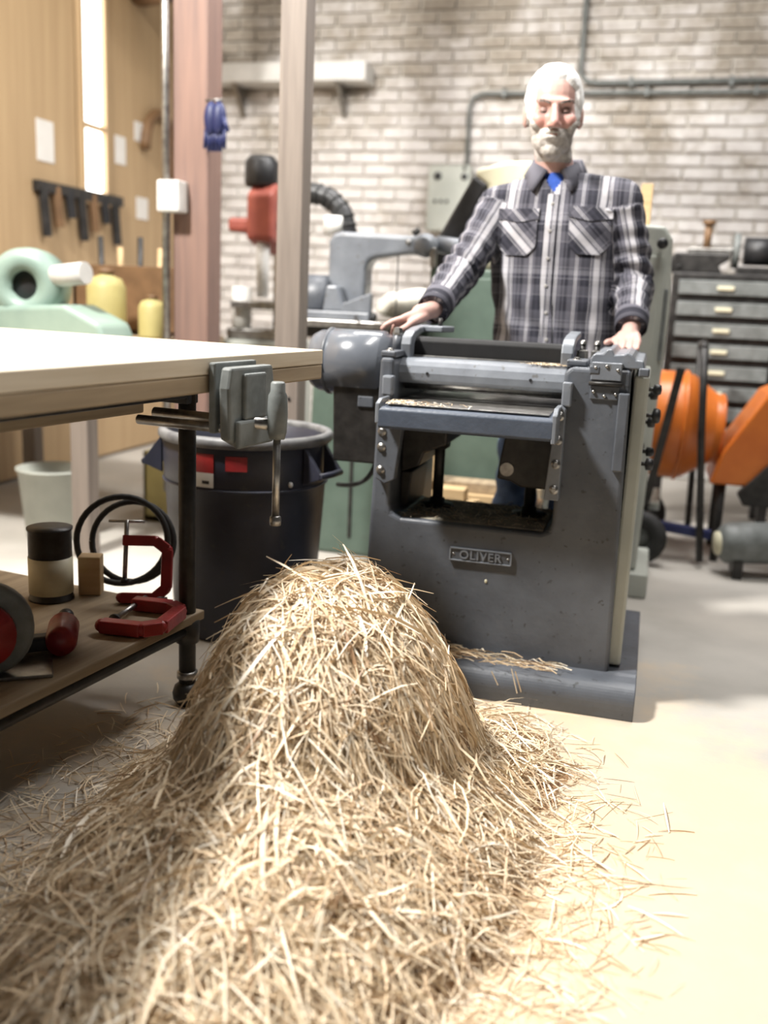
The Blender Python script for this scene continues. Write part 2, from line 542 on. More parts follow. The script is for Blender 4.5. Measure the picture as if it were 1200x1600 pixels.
MB().tube([(-0.62, YW - 0.04, 3.6), (-0.62, YW - 0.04, 2.56), (-0.58, YW - 0.04, 2.51), (-0.5, YW - 0.04, 2.5), (1.6, YW - 0.04, 2.51)], 0.016, 10).build('pipe', VISE, cd2)
for x in (-0.3, 0.3):
    MB().box(x - 0.012, x + 0.012, YW - 0.06, YW - 0.008, 2.475, 2.53).build('pipe_clip', VISE, cd2)
sh = thing('wall_shelf', 'pale plank shelf high on the brick wall behind the posts', 'shelf', (-2.5, YW - 0.1, 2.5))
MB().box(-3.2, -2.0, YW - 0.22, YW - 0.012, 2.50, 2.62).build('shelf_board', WHITE, sh, 0.004)
for x in (-2.95, -2.2):
    MB().prism([(YW - 0.012, 2.3), (YW - 0.012, 2.5), (YW - 0.2, 2.5)], 'x', x - 0.015, x + 0.015).build('shelf_bracket', STEEL, sh)

# ------------------------------------------------------------------ thickness planer (the main machine)
pl = thing('thickness_planer', 'grey cast iron thickness planer with raised maker nameplate on its front', 'planer', (-0.39, 2.9, 0))
FY, BY = 2.63, 3.22
bs = MB()
prof = [(2.545, 0.0), (2.541, 0.03)] + [(2.590 - 0.05 * cos(radians(q)), 0.045 + 0.052 * sin(radians(q))) for q in range(0, 91, 9)] + [(2.62, 0.100), (2.635, 0.104), (3.22, 0.104), (3.28, 0.092), (3.30, 0.05), (3.30, 0)]
bs.prism(prof, 'x', -0.83, 0.048)
bs.build('base', GREY, pl, 0.003, 2)
body = [(-0.758, 0.09), (-0.030, 0.09), (-0.048, 0.945), (-0.205, 0.945), (-0.222, 0.93), (-0.222, 0.52), (-0.228, 0.492), (-0.25, 0.481), (-0.655, 0.484), (-0.683, 0.496), (-0.690, 0.52), (-0.696, 0.94), (-0.736, 0.94)]
bd = MB().prism(body, 'y', FY, 2.97).build('body', GREY, pl, 0.012, 3)
body2 = [(p[0], p[1] if p[1] > 0.9 or p[1] < 0.2 else p[1] - 0.22) for p in body]
MB().prism(body2, 'y', 2.968, BY).build('rear_body', GREY, pl, 0.012, 3)
MB().box(-0.665, -0.245, 2.655, 2.955, 0.47, 0.4855).build('dust_film', mat('settled_wood_dust', (0.5, 0.45, 0.35), (0.2, 0.185, 0.15), 14, 0.95), pl, 0.002)
# gear cover side, facing right
MB().prism([(2.67, 0.11), (3.2, 0.11), (3.2, 0.93), (2.69, 0.93)], 'x', -0.04, 0.0).build('side_cover', PALEGREY, pl, 0.008)
MB().box(-0.075, -0.046, 2.612, 2.634, 0.675, 0.885).build('corner_trim', GREY, pl, 0.004)
# nameplate
npl = MB().box(-0.5, -0.327, FY - 0.006, FY + 0.004, 0.380, 0.415).build('nameplate', GREY, pl, 0.0015)
npl['label'] = 'cast maker nameplate with raised lettering'
for nm, a in (('plate_rim', (-0.503, -0.324, 0.413, 0.417)), ('plate_rim', (-0.503, -0.324, 0.378, 0.382)), ('plate_rim', (-0.503, -0.499, 0.378, 0.417)), ('plate_rim', (-0.328, -0.324, 0.378, 0.417))):
    MB().box(a[0], a[1], FY - 0.010, FY, a[2], a[3]).build(nm, GREYL, npl, 0.001)
for x in (-0.492, -0.335):
    MB().lathe([(0, 0.003), (0.003, 0.002), (0.004, 0)], (x, FY - 0.006, 0.3975), (0, -1, 0), 10).build('rivet', STEEL, npl)


def text_mesh(name, body_, size, ext, mt, parent, loc, rot):
    c = bpy.data.curves.new(name, 'FONT')
    c.body, c.size, c.extrude, c.align_x, c.align_y = body_, size, ext, 'CENTER', 'CENTER'
    c.space_character = 1.12
    c.offset = 0.0006
    t = bpy.data.objects.new('tmp', c)
    COL.objects.link(t)
    dg = bpy.context.evaluated_depsgraph_get()
    me = bpy.data.meshes.new_from_object(t.evaluated_get(dg))
    bpy.data.objects.remove(t)
    me.name = name
    me.materials.clear()
    me.materials.append(mt)
    o = bpy.data.objects.new(name, me)
    COL.objects.link(o)
    o.parent = parent
    o.location = Vector(loc) - ORG[parent.name]
    o.rotation_euler = rot
    return o


text_mesh('lettering', 'OLIVER', 0.034, 0.004, GREYL, npl, (-0.4135, FY - 0.0075, 0.3972), (pi / 2, 0, 0))
MB().ell((-0.394, FY - 0.001, 0.325), (0.004, 0.0015, 0.006), 8, 6).build('paint_chip', CREAM, pl)

# bed table
tb = MB()
tb.prism([(2.50, 0.762), (2.50, 0.808), (2.506, 0.815), (2.60, 0.820), (3.32, 0.820), (3.32, 0.775), (2.62, 0.775), (2.56, 0.758), (2.51, 0.756)], 'x', -0.700, -0.228)
bed = tb.build('bed_table', BLUEGREY, pl, 0.003)
MB().box(-0.685, -0.243, 2.53, 3.31, 0.8195, 0.8235).build('bed_surface', STEEL, bed, 0.001)
MB().prism([(2.50, 0.750), (2.50, 0.825), (2.53, 0.842), (2.63, 0.842), (2.63, 0.75)], 'x', -0.232, -0.219).build('bed_end_lip', GREYL, bed, 0.003)
MB().prism([(2.50, 0.770), (2.50, 0.825), (2.53, 0.836), (2.63, 0.836), (2.63, 0.77)], 'x', -0.708, -0.696).build('bed_end_lip', GREYL, bed, 0.003)


def bolt(x, y, z, r, parent, ax=(0, -1, 0)):
    b = MB()
    b.lathe([(0, r * 0.9), (r * 0.8, r * 0.9), (r, r * 0.7), (r, 0)], (x, y, z), ax, 6, smooth=False)
    b.lathe([(r * 1.5, -0.001), (r * 1.5, r * 0.25), (0, r * 0.25)], (x, y, z), ax, 14)
    return b.build('bolt', STEEL, parent)


# gib strips beside the opening, with their bolts
gr = MB().prism([(-0.247, 0.585), (-0.207, 0.585), (-0.207, 0.835), (-0.220, 0.845), (-0.232, 0.838), (-0.236, 0.76)], 'y', 2.592, 2.634).build('gib_strip', GREYL, pl, 0.003)
for z in (0.815, 0.750, 0.685, 0.615):
    bolt(-0.221, 2.592, z, 0.0085, gr)
gl = MB().prism([(-0.728, 0.60), (-0.700, 0.585), (-0.672, 0.60), (-0.655, 0.75), (-0.728, 0.75)], 'y', 2.60, 2.634).build('gib_strip', GREY, pl, 0.003)
for z in (0.735, 0.69, 0.625):
    bolt(-0.713, 2.60, z, 0.0085, gl)
MB().box(-0.222, -0.196, 2.605, 2.64, 0.84, 0.905).build('way_block', GREYL, pl, 0.004)
MB().box(-0.722, -0.690, 2.605, 2.64, 0.835, 0.892).build('way_block', GREYL, pl, 0.006)
bolt(-0.209, 2.62, 0.845, 0.006, gr, (0, 0, 1))
# elevating screws and brackets under the bed
for x in (-0.595, -0.312):
    s = MB().cyl((x, 2.85, 0.478), (x, 2.85, 0.765), 0.0165, n=16).build('elevating_screw', DSTEEL, pl)
    MB().lathe([(0.0, 0.03), (0.022, 0.03), (0.024, 0.016), (0.05, 0.012), (0.053, 0.006), (0.053, 0)], (x, 2.85, 0.48), (0, 0, 1), 28).build('screw_flange', DSTEEL, s)
    MB().lathe([(0.016, -0.0), (0.03, 0.01), (0.034, 0.05), (0.034, 0.1)], (x, 2.85, 0.66), (0, 0, 1), 20).build('screw_nut', DSTEEL, s)
MB().prism([(-0.688, 0.60), (-0.635, 0.62), (-0.62, 0.66), (-0.555, 0.69), (-0.55, 0.76), (-0.69, 0.76)], 'y', 2.74, 2.98).build('bed_bracket', DSTEEL, pl, 0.006)
MB().prism([(-0.395, 0.66), (-0.40, 0.605), (-0.36, 0.60), (-0.33, 0.585), (-0.25, 0.585), (-0.24, 0.76), (-0.38, 0.76)], 'y', 2.74, 2.98).build('bed_bracket', DSTEEL, pl, 0.006)
MB().cyl((-0.372, 2.735, 0.635), (-0.372, 2.75, 0.635), 0.02, n=18).build('bracket_boss', STEEL, pl)
MB().prism([(-0.69, 0.49), (-0.665, 0.49), (-0.655, 0.6), (-0.69, 0.6)], 'y', 2.75, 2.96).build('inner_rib', DSTEEL, pl, 0.004)
# cutterhead, feed rollers, hood
MB().cyl((-0.69, 2.87, 0.885), (-0.225, 2.87, 0.885), 0.045, n=28).build('cutterhead', DSTEEL, pl)
MB().cyl((-0.69, 2.755, 0.868), (-0.225, 2.755, 0.868), 0.022, n=20).build('feed_roller', STEEL, pl)
MB().cyl((-0.69, 3.02, 0.868), (-0.225, 3.02, 0.868), 0.025, n=20).build('feed_roller', STEEL, pl)
hp = [(2.700, 0.868), (2.692, 0.876), (2.690, 0.898), (2.697, 0.918), (2.712, 0.930), (2.735, 0.937), (2.79, 0.940), (2.79, 0.925), (2.75, 0.922), (2.722, 0.908), (2.714, 0.886), (2.712, 0.868)]
hood = MB().prism(hp, 'x', -0.699, -0.222).build('chip_hood', GREYL, pl, 0.003)
for x in (-0.612, -0.318):
    MB().cyl((x, 2.6885, 0.898), (x, 2.694, 0.898), 0.0045, n=10).build('screw_hole', BLACK, hood)
MB().box(-0.695, -0.226, 2.778, 2.792, 0.939, 0.944).build('hood_edge', STEEL, hood, 0.001)
MB().prism([(3.07, 0.86), (3.04, 0.90), (3.0, 0.95), (2.98, 0.95), (2.98, 0.94), (3.06, 0.855)], 'x', -0.69, -0.225).build('rear_shield', GREEN, pl, 0.002)
# pressure bar between its two arms, blackened to stand for the dark interior
pb = MB()
pb.prism([(2.800, 0.938), (2.797, 0.984), (2.804, 0.994), (2.832, 0.997), (2.845, 0.988), (2.842, 0.938)], 'x', -0.686, -0.232)
pb.build('pressure_bar', mat('dark_interior_black', (0.008, 0.008, 0.009), (0.005, 0.005, 0.006), 20, 0.7), pl, 0.003)
arm = [(2.745, 0.935), (2.738, 0.975), (2.748, 0.998), (2.78, 1.012), (2.85, 1.022), (3.00, 1.030), (3.00, 1.012), (2.87, 1.004), (2.81, 0.992), (2.785, 0.975), (2.785, 0.935)]
MB().prism(arm, 'x', -0.245, -0.212).build('pressure_arm', GREYL, pl, 0.004)
la = MB().prism(arm, 'x', -0.706, -0.676).build('pressure_arm', GREYL, pl, 0.004)
MB().prism([(-0.70, 2.90), (-0.62, 2.90), (-0.60, 2.99), (-0.63, 3.02), (-0.70, 3.02)], 'z', 1.008, 1.026).build('arm_wing', GREYL, la, 0.004)
MB().cyl((-0.64, 2.96, 1.02), (-0.64, 2.96, 1.05), 0.007, n=10).build('arm_stud', DSTEEL, la)
for x in (-0.192, -0.152):
    k = MB().cyl((x, 2.82, 0.945), (x, 2.82, 1.0), 0.008, n=12).build('spring_stud', DSTEEL, pl)
    MB().lathe([(0.008, 0.03), (0.016, 0.026), (0.017, 0.004), (0.012, 0.0), (0.008, 0)], (x, 2.82, 0.955), (0, 0, 1), 6, smooth=False).build('nut', STEEL, k)
    MB().lathe([(0, 0.012), (0.008, 0.01), (0.011, 0)], (x, 2.82, 1.0), (0, 0, 1), 12).build('stud_cap', STEEL, k)
MB().box(-0.222, -0.165, 2.66, 2.78, 0.945, 0.962).build('bearing_cap', GREY, pl, 0.005)
bolt(-0.195, 2.68, 0.962, 0.008, pl, (0, 0, 1))
MB().box(-0.738, -0.694, 2.64, 2.80, 0.94, 0.958).build('bearing_cap', GREY, pl, 0.005)
bolt(-0.718, 2.67, 0.958, 0.008, pl, (0, 0, 1))
k = MB().cyl((-0.722, 2.76, 0.95), (-0.722, 2.76, 1.0), 0.014, n=14).build('spring_stud', GREY, pl)
MB().lathe([(0, 0.022), (0.012, 0.02), (0.016, 0.006), (0.016, 0)], (-0.722, 2.76, 1.0), (0, 0, 1), 6, smooth=False).build('nut', STEEL, k)
# hinged gear cover, top right
gc = MB()
top = [(-0.158, 0.947), (-0.158, 0.970), (-0.150, 0.982), (-0.126, 0.984), (-0.116, 0.996), (-0.104, 0.996), (-0.096, 0.982), (-0.072, 0.984), (-0.064, 0.990), (-0.050, 0.984), (-0.040, 0.972), (-0.020, 0.970), (-0.014, 0.947)]
gc.prism(top, 'y', 2.645, 3.20)
gc = gc.build('gear_cover', GREYL, pl, 0.004)
for x in (-0.145, -0.018):
    MB().box(x - 0.012, x + 0.016, 2.62, 2.66, 0.930, 0.952).build('cover_ear', GREY, gc, 0.004)
hg = MB().box(-0.152, -0.072, 2.622, 2.646, 0.914, 0.962).build('hinge_leaf', GREYL, pl, 0.003)
MB().cyl((-0.155, 2.62, 0.906), (-0.069, 2.62, 0.906), 0.006, n=12).build('hinge_pin', DSTEEL, pl)
hl = MB().box(-0.150, -0.074, 2.624, 2.634, 0.864, 0.900).build('hinge_leaf', GREY, pl, 0.002)
for x, z, p_ in ((-0.141, 0.948, hg), (-0.112, 0.952, hg), (-0.083, 0.944, hg), (-0.141, 0.884, hl), (-0.112, 0.874, hl), (-0.083, 0.880, hl)):
    MB().lathe([(0, 0.004), (0.0035, 0.0035), (0.005, 0)], (x, 2.622, z), (0, -1, 0), 10).build('screw', STEEL, p_)
# motor on the left, axis across
mo = MB().lathe([(0, 0), (0.05, 0.0), (0.082, 0.012), (0.094, 0.035), (0.096, 0.06), (0.100, 0.062), (0.100, 0.235), (0.094, 0.238), (0.086, 0.262), (0, 0.262)], (-1.025, 2.87, 0.905), (1, 0, 0), 40).build('motor', MOTOR, pl)
MB().lathe([(0.1005, 0.0), (0.103, 0.002), (0.103, 0.008), (0.1005, 0.01)], (-0.965, 2.87, 0.905), (1, 0, 0), 40).build('motor_band', GREY, mo)
MB().prism([(2.82, 0.60), (2.92, 0.60), (2.94, 0.84), (2.80, 0.84)], 'x', -0.93, -0.735).build('motor_bracket', DSTEEL, pl, 0.006)
MB().box(-0.85, -0.80, 2.80, 2.86, 0.775, 0.81).build('motor_foot', GREY, mo, 0.004)
cab = []
for i in range(25):
    t = i / 24
    cab.append((-0.765 - 0.01 * t - 0.27 * t ** 3, 2.74 + 0.50 * t * t, 0.80 - 0.42 * t + 0.06 * t ** 4))
MB().tube(cab, 0.008, 8).build('power_cable', RUBBER, pl)
for x, y, z, r in ((0.022, 2.95, 0.875, 0.016), (0.014, 3.05, 0.85, 0.014), (0.026, 2.93, 0.80, 0.022), (0.014, 2.98, 0.775, 0.016), (0.018, 2.95, 0.69, 0.014), (0.02, 2.90, 0.66, 0.018)):
    ks = MB().cyl((-0.005, y, z), (x, y, z), 0.006, n=10).build('control_shaft', DSTEEL, pl)
    MB().lathe([(0, 0.016), (r * 0.8, 0.014), (r, 0.008), (r, -0.006), (0, -0.012)], (x, y, z), (1, 0, 0), 16).build('control_knob', BLACK, ks)
# chips lying on the planer
def chips(name, n, fx, parent, lmin=0.008, lmax=0.03, wd=0.002):
    V, F, T = [], [], []
    for i in range(n):
        x, y, z = fx()
        a, L, q = random.uniform(0, pi), random.uniform(lmin, lmax), random.uniform(-0.25, 0.25)
        d = Vector((cos(a), sin(a), q)) * L / 2
        s = Vector((-sin(a), cos(a), random.uniform(-0.5, 0.5))) * wd / 2
        c = Vector((x, y, z + 0.002 + abs(q) * L / 2))
        b = Vector((0, 0, L * 0.12))
        n0 = len(V)
        V += [c - d - s, c - d + s, c - s + b, c + s + b, c + d - s, c + d + s]
        F += [(n0, n0 + 2, n0 + 3, n0 + 1), (n0 + 2, n0 + 4, n0 + 5, n0 + 3)]
        T += [random.random()] * 6
    off = ORG.get(parent.name, Vector()) if parent else Vector()
    me = bpy.data.meshes.new(name)
    me.from_pydata([v - off for v in V], [], F)
    at_ = me.attributes.new('tone', 'FLOAT', 'POINT')
    at_.data.foreach_set('value', T)
    me.materials.append(STRAW)
    o = bpy.data.objects.new(name, me)
    COL.objects.link(o)
    if parent:
        o.parent = parent
    o['kind'] = 'stuff'
    return o


rg = random.gauss
c1 = chips('wood_chips', 420, lambda: (min(-0.23, rg(-0.275, 0.03)), random.uniform(2.72, 2.79), 0.938), None, 0.006, 0.018)
tag(c1, 'pale wood chips heaped on the planer hood before the black bar', 'wood chips')
c2 = chips('wood_chips', 500, lambda: (random.uniform(-0.66, -0.25), random.uniform(2.65, 2.95), 0.486), None, 0.006, 0.035)
tag(c2, 'fine wood dust and chips lying in the planer opening', 'wood chips')
c3 = chips('wood_chips', 160, lambda: (min(-0.30, -0.69 + abs(rg(0, 0.09))), random.uniform(2.515, 2.60), 0.822), None, 0.006, 0.03)
tag(c3, 'wood chips on the left end of the planer bed', 'wood chips')

# ------------------------------------------------------------------ rubbish bin
bx, by = -1.255, 2.90
can = thing('rubbish_bin', 'tall round navy plastic rubbish bin with a grey rim under the bench', 'bin', (bx, by, 0))
MB().lathe([(0, 0.01), (0.225, 0.0), (0.232, 0.01), (0.258, 0.42), (0.262, 0.50), (0.266, 0.505), (0.268, 0.63), (0.262, 0.655), (0.255, 0.65), (0.255, 0.5), (0.225, 0.02), (0, 0.02)], (bx, by, 0), n=56).build('bin_body', NAVY, can)
MB().lathe([(0.262, 0.640), (0.276, 0.636), (0.284, 0.645), (0.284, 0.660), (0.278, 0.669), (0.262, 0.670), (0.256, 0.662), (0.256, 0.645)], (bx, by, 0), n=56, closed=True).build('bin_rim', RIMGREY, can)
MB().torus((bx, by, 0.505), (0, 0, 1), 0.267, 0.004, 56, 8).build('bin_rib', NAVY, can)
for sx in (1, -1):
    h = MB()
    a = radians(-12) if sx > 0 else radians(192)
    ca, sa = cos(a), sin(a)

    def hp_(r, t, z):
        return (bx + r * ca - t * sa, by + r * sa + t * ca, z)
    for t in (-0.06, 0.06):
        h.add([hp_(0.265, t - 0.008, 0.64), hp_(0.265, t + 0.008, 0.64), hp_(0.265, t - 0.008, 0.52), hp_(0.265, t + 0.008, 0.52), hp_(0.325, t - 0.008, 0.545), hp_(0.325, t + 0.008, 0.545), hp_(0.325, t - 0.008, 0.56), hp_(0.325, t + 0.008, 0.56)],
              [(0, 1, 7, 6), (2, 4, 5, 3), (4, 6, 7, 5), (0, 6, 4, 2), (1, 3, 5, 7)])
    h.tube([hp_(0.322, -0.066, 0.552), hp_(0.328, 0, 0.552), hp_(0.322, 0.066, 0.552)], 0.011, 8)
    h.build('bin_handle', NAVY, can, 0.002)
st = MB()


def wrap(a0, a1, z0, z1, r=0.2695, n=8):
    m = MB()
    v = []
    for i in range(n + 1):
        a = radians(a0 + (a1 - a0) * i / n)
        for rr in (r, r + 0.001):
            for z in (z0, z1):
                v.append((bx + rr * cos(a), by + rr * sin(a), z))
    f = []
    for i in range(n):
        k = i * 4
        f += [(k + 2, k + 6, k + 7, k + 3), (k, k + 1, k + 5, k + 4), (k + 1, k + 3, k + 7, k + 5), (k, k + 4, k + 6, k + 2)]
    f += [(0, 2, 3, 1), (n * 4, n * 4 + 1, n * 4 + 3, n * 4 + 2)]
    return m.add(v, f)


wrap(-108, -88, 0.560, 0.618).build('red_sticker', RED, can)
wrap(-112, -88, 0.515, 0.560).build('white_sticker', WHITE, can)
wrap(-96, -91, 0.526, 0.536, 0.2705, 3).build('sticker_print', BLACK, can)
wrap(-80, -66, 0.57, 0.615).build('red_sticker', RED, can)
MB().ell((bx + 0.268 * cos(radians(-36)), by + 0.268 * sin(radians(-36)), 0.525), (0.008, 0.006, 0.009), 10, 6).build('white_scuff', WHITE, can)

# ------------------------------------------------------------------ workbench (local axes, rotated a little)
RB = radians(-8)
bo = Vector((-0.835, 2.424, 0))
wbn = thing('workbench', 'heavy workbench with thick pale wooden top and iron pipe legs', 'workbench', bo, None, RB, local=True)


def bl(x, y, z=0):
    return (bo.x + x * cos(RB) - y * sin(RB), bo.y + x * sin(RB) + y * cos(RB), z)


MB().box(-1.25, 0, -2.1, 0, 0.925, 0.962).build('bench_top', PLANK, wbn, 0.003)
MB().box(-1.25, -0.001, -2.1, -0.001, 0.886, 0.9245).build('top_frame', EDGEW, wbn, 0.004)
MB().box(-0.36, -0.31, -1.95, -0.35, 0.80, 0.888).build('apron', EDGEW, wbn, 0.004)
MB().box(-1.2, -0.24, -0.27, -0.22, 0.82, 0.888).build('apron', DSTEEL, wbn, 0.003)
MB().box(-0.29, -0.24, -1.9, -0.27, 0.835, 0.888).build('apron', DSTEEL, wbn, 0.003)
legs = ((-0.26, -0.24), (-1.12, -0.24), (-0.26, -1.85), (-1.12, -1.85))
for x, y in legs:
    lg = MB().cyl((x, y, 0.06), (x, y, 0.886), 0.0225, n=20).build('leg', DSTEEL, wbn)
    MB().lathe([(0, 0), (0.024, 0.0), (0.038, 0.018), (0.04, 0.034), (0.034, 0.054), (0.02, 0.066), (0.0, 0.068)], (x, y, 0), n=24).build('ball_foot', DSTEEL, lg)
    MB().lathe([(0.0225, 0), (0.028, 0.002), (0.028, 0.02), (0.0225, 0.022)], (x, y, 0.075), n=20).build('foot_collar', STEEL, lg)
    MB().lathe([(0.0225, 0), (0.031, 0.0), (0.033, 0.03), (0.033, 0.06), (0.0225, 0.065)], (x, y, 0.18), n=20).build('shelf_collar', DSTEEL, lg)
for x in (-0.26, -1.12):
    MB().cyl((x, -0.24, 0.215), (x, -1.85, 0.215), 0.018, n=14).build('shelf_rail', DSTEEL, wbn)
MB().box(-1.16, -0.232, -1.90, -0.20, 0.236, 0.262).build('lower_shelf', EDGEW, wbn, 0.004)

# bench vise on the right-hand edge
vs = thing('bench_vise', 'grey woodworking vise with a hanging handle on the workbench edge', 'vise', bl(0, -0.455, 0.8), None, RB, local=True)
MB().prism([(-0.09, -0.01), (-0.096, 0.10), (-0.086, 0.144), (0.086, 0.144), (0.096, 0.10), (0.09, -0.01), (0.045, -0.03), (-0.045, -0.03)], 'x', 0.035, 0.062).build('front_jaw', VISE, vs, 0.006)
MB().box(0.058, 0.072, -0.045, 0.045, 0.03, 0.13).build('jaw_pad', VISE, vs, 0.005)
MB().prism([(-0.085, 0.0), (-0.085, 0.152), (0.085, 0.152), (0.085, 0.0)], 'x', 0.003, 0.02).build('rear_jaw', VISE, vs, 0.004)
MB().box(0.06, 0.075, -0.075, 0.075, -0.03, 0.03).build('jaw_base', VISE, vs, 0.006)
for y in (-0.06, 0.06):
    MB().cyl((-0.20, y, 0.01), (0.06, y, 0.01), 0.011, n=14).build('guide_rod', STEEL, vs)
MB().cyl((-0.2, 0, 0.02), (0.12, 0, 0.02), 0.013, n=14).build('vise_screw', STEEL, vs)
MB().lathe([(0, -0.055), (0.017, -0.055), (0.021, -0.04), (0.023, 0.0), (0.021, 0.04), (0.0165, 0.048), (0.016, 0.066), (0.013, 0.07), (0, 0.07)], (0.125, 0.0, 0.045), n=18).build('handle_hub', VISE, vs)
MB().cyl((0.125, 0, -0.19), (0.125, 0, 0.0), 0.0085, n=12).build('handle_bar', STEEL, vs)
MB().lathe([(0, -0.012), (0.012, -0.01), (0.0135, 0.0), (0.012, 0.01), (0.0085, 0.012)], (0.125, 0.0, -0.195), n=12).build('handle_knob', STEEL, vs)

# ------------------------------------------------------------------ tools on the lower shelf
SZ = 0.262
x, y, _ = bl(-0.40, -0.80)
cs = thing('circular_saw', 'red circular saw with a grey blade guard at the near end of the shelf', 'saw', (x, y, SZ), None, radians(35), local=True)
MB().box(-0.14, 0.14, -0.07, 0.10, 0.0, 0.008).build('base_plate', STEEL, cs, 0.002)
MB().lathe([(0, 0), (0.095, 0.0), (0.105, 0.008), (0.105, 0.035), (0.095, 0.045), (0, 0.045)], (0, -0.055, 0.11), (0, 1, 0), 36).build('blade_guard', VISE, cs)
MB().lathe([(0, 0), (0.06, 0.0), (0.07, 0.01), (0.07, 0.03), (0.0, 0.035)], (0, -0.06, 0.11), (0, -1, 0), 28).build('guard_plate', RED, cs)
MB().lathe([(0, 0), (0.05, 0), (0.052, 0.08), (0.045, 0.15), (0.03, 0.165), (0, 0.165)], (0, 0.0, 0.11), (0, 1, 0), 28).build('motor_housing', RED, cs)
MB().tube([(-0.04, 0.03, 0.15), (-0.08, 0.03, 0.20), (-0.13, 0.03, 0.215), (-0.17, 0.03, 0.18), (-0.17, 0.03, 0.10), (-0.12, 0.03, 0.06)], 0.017, 12).build('handle', RED, cs)
MB().tube([(-0.17, 0.03, 0.16), (-0.22, 0.06, 0.12), (-0.26, 0.10, 0.02), (-0.30, 0.05, 0.008)], 0.006, 8).build('cord', RUBBER, cs)


def gclamp(name, label, cx, cy, rz, mt, sc=1.0, tilt=0.0):
    c = thing(name, label, 'clamp', (cx, cy, SZ), 'red clamps on the lower shelf', rz, local=True)
    fr = MB()
    pts = [(0.0, 0.13), (0.11, 0.13), (0.15, 0.10), (0.15, -0.03), (0.11, -0.065), (0.0, -0.065)]
    for p, q in zip(pts, pts[1:]):
        fr.bar((p[0] * sc, p[1] * sc, 0.02), (q[0] * sc, q[1] * sc, 0.02), 0.036 * sc, 0.034 * sc)
        fr.ell((q[0] * sc, q[1] * sc, 0.02), 0.018 * sc, 10, 6)
    fr.build('clamp_frame', mt, c, 0.003)
    MB().cyl((0.01 * sc, 0.20 * sc, 0.02), (0.01 * sc, -0.01 * sc, 0.02), 0.008 * sc, n=12).build('clamp_screw', STEEL, c)
    MB().cyl((-0.05 * sc, 0.195 * sc, 0.02), (0.07 * sc, 0.195 * sc, 0.02), 0.005 * sc, n=10).build('clamp_bar', STEEL, c)
    MB().lathe([(0, 0), (0.015 * sc, 0), (0.013 * sc, 0.012), (0, 0.012)], (0.01 * sc, -0.015 * sc, 0.02), (0, 1, 0), 14).build('clamp_pad', DSTEEL, c)
    return c


x, y, _ = bl(-0.36, -0.42)
gclamp('g_clamp', 'big red clamp lying by the front leg of the workbench shelf', x, y, radians(5), RED, 0.95)
x, y, _ = bl(-0.47, -0.24)
o = gclamp('g_clamp', 'red clamp propped upright behind the big red clamp', x, y, radians(160), RED, 0.8)
o.rotation_euler = (radians(74), 0, radians(20))
o.location.z = SZ + 0.06
x, y, _ = bl(-0.36, -0.60)
dr = thing('power_drill', 'dark red power drill lying between the saw and the clamps', 'drill', (x, y, SZ), None, radians(120), local=True)
MB().lathe([(0, 0), (0.03, 0), (0.036, 0.02), (0.036, 0.12), (0.026, 0.15), (0.018, 0.17), (0, 0.17)], (-0.08, 0, 0.037), (1, 0, 0), 20).build('drill_body', RED, dr)
MB().lathe([(0, 0), (0.017, 0), (0.019, 0.03), (0.01, 0.05), (0, 0.05)], (0.09, 0, 0.037), (1, 0, 0), 16).build('chuck', DSTEEL, dr)
MB().bar((-0.04, 0.02, 0.03), (-0.07, 0.16, 0.03), 0.04, 0.036).build('grip', BLACK, dr, 0.008)
x, y, _ = bl(-0.55, -0.14)
ho = thing('hose_coil', 'black hose coil standing behind the red clamps on the shelf', 'hose', (x, y, SZ), None, radians(10), local=True)
MB().torus((0, 0, 0.135), (0.35, -1, 0.1), 0.125, 0.009, 36, 8).build('hose_loop', RUBBER, ho)
MB().torus((0.02, 0.03, 0.125), (0.2, -1, 0.25), 0.115, 0.009, 36, 8).build('hose_loop', RUBBER, ho)
x, y, _ = bl(-0.64, -0.33)
tn = thing('paint_tin', 'dark tin with a cream label at the back of the shelf', 'tin', (x, y, SZ))
MB().lathe([(0, 0), (0.06, 0), (0.06, 0.006), (0.057, 0.008), (0.057, 0.19), (0.06, 0.195), (0.06, 0.2), (0, 0.198)], (x, y, SZ), n=28).build('tin_body', DSTEEL, tn)
MB().lathe([(0.0575, 0.02), (0.0585, 0.02), (0.0585, 0.12), (0.0575, 0.12)], (x, y, SZ), n=28).build('tin_label', CREAM, tn)
x, y, _ = bl(-0.58, -0.24)
tn = thing('wood_offcut', 'pale wood offcut standing beside the dark tin on the shelf', 'wood block', (x, y, SZ), None, radians(20), local=True)
MB().box(-0.03, 0.03, -0.025, 0.025, 0, 0.11).build('block', PINE, tn, 0.003)

# ------------------------------------------------------------------ things behind the bench, left
t2 = thing('side_table', 'long rough wooden table along the tan side wall', 'table', (-2.75, 3.9, 0))
MB().box(-3.3, -2.12, 3.35, 4.6, 0.84, 0.88).build('table_top', EDGEW, t2, 0.004)
for x in (-3.22, -2.2):
    for y in (3.43, 4.52):
        MB().box(x - 0.04, x + 0.04, y - 0.04, y + 0.04, 0, 0.84).build('leg', POST, t2, 0.004)
TZ = 0.88
te = thing('winding_machine', 'pale teal machine housing with a round dark opening on the side table', 'machine', (-2.5, 3.6, TZ))
MB().lathe([(0.06, -0.09), (0.115, -0.10), (0.15, -0.07), (0.155, 0.0), (0.15, 0.07), (0.115, 0.1), (0.06, 0.09)], (-2.56, 3.62, 1.09), (0.25, -1, 0), 36, closed=True).build('round_housing', TEAL, te)
MB().lathe([(0, 0.0), (0.075, 0.0), (0.075, 0.05), (0, 0.05)], (-2.56, 3.62, 1.09), (0.25, -1, 0), 28).build('dark_core', BLACK, te)
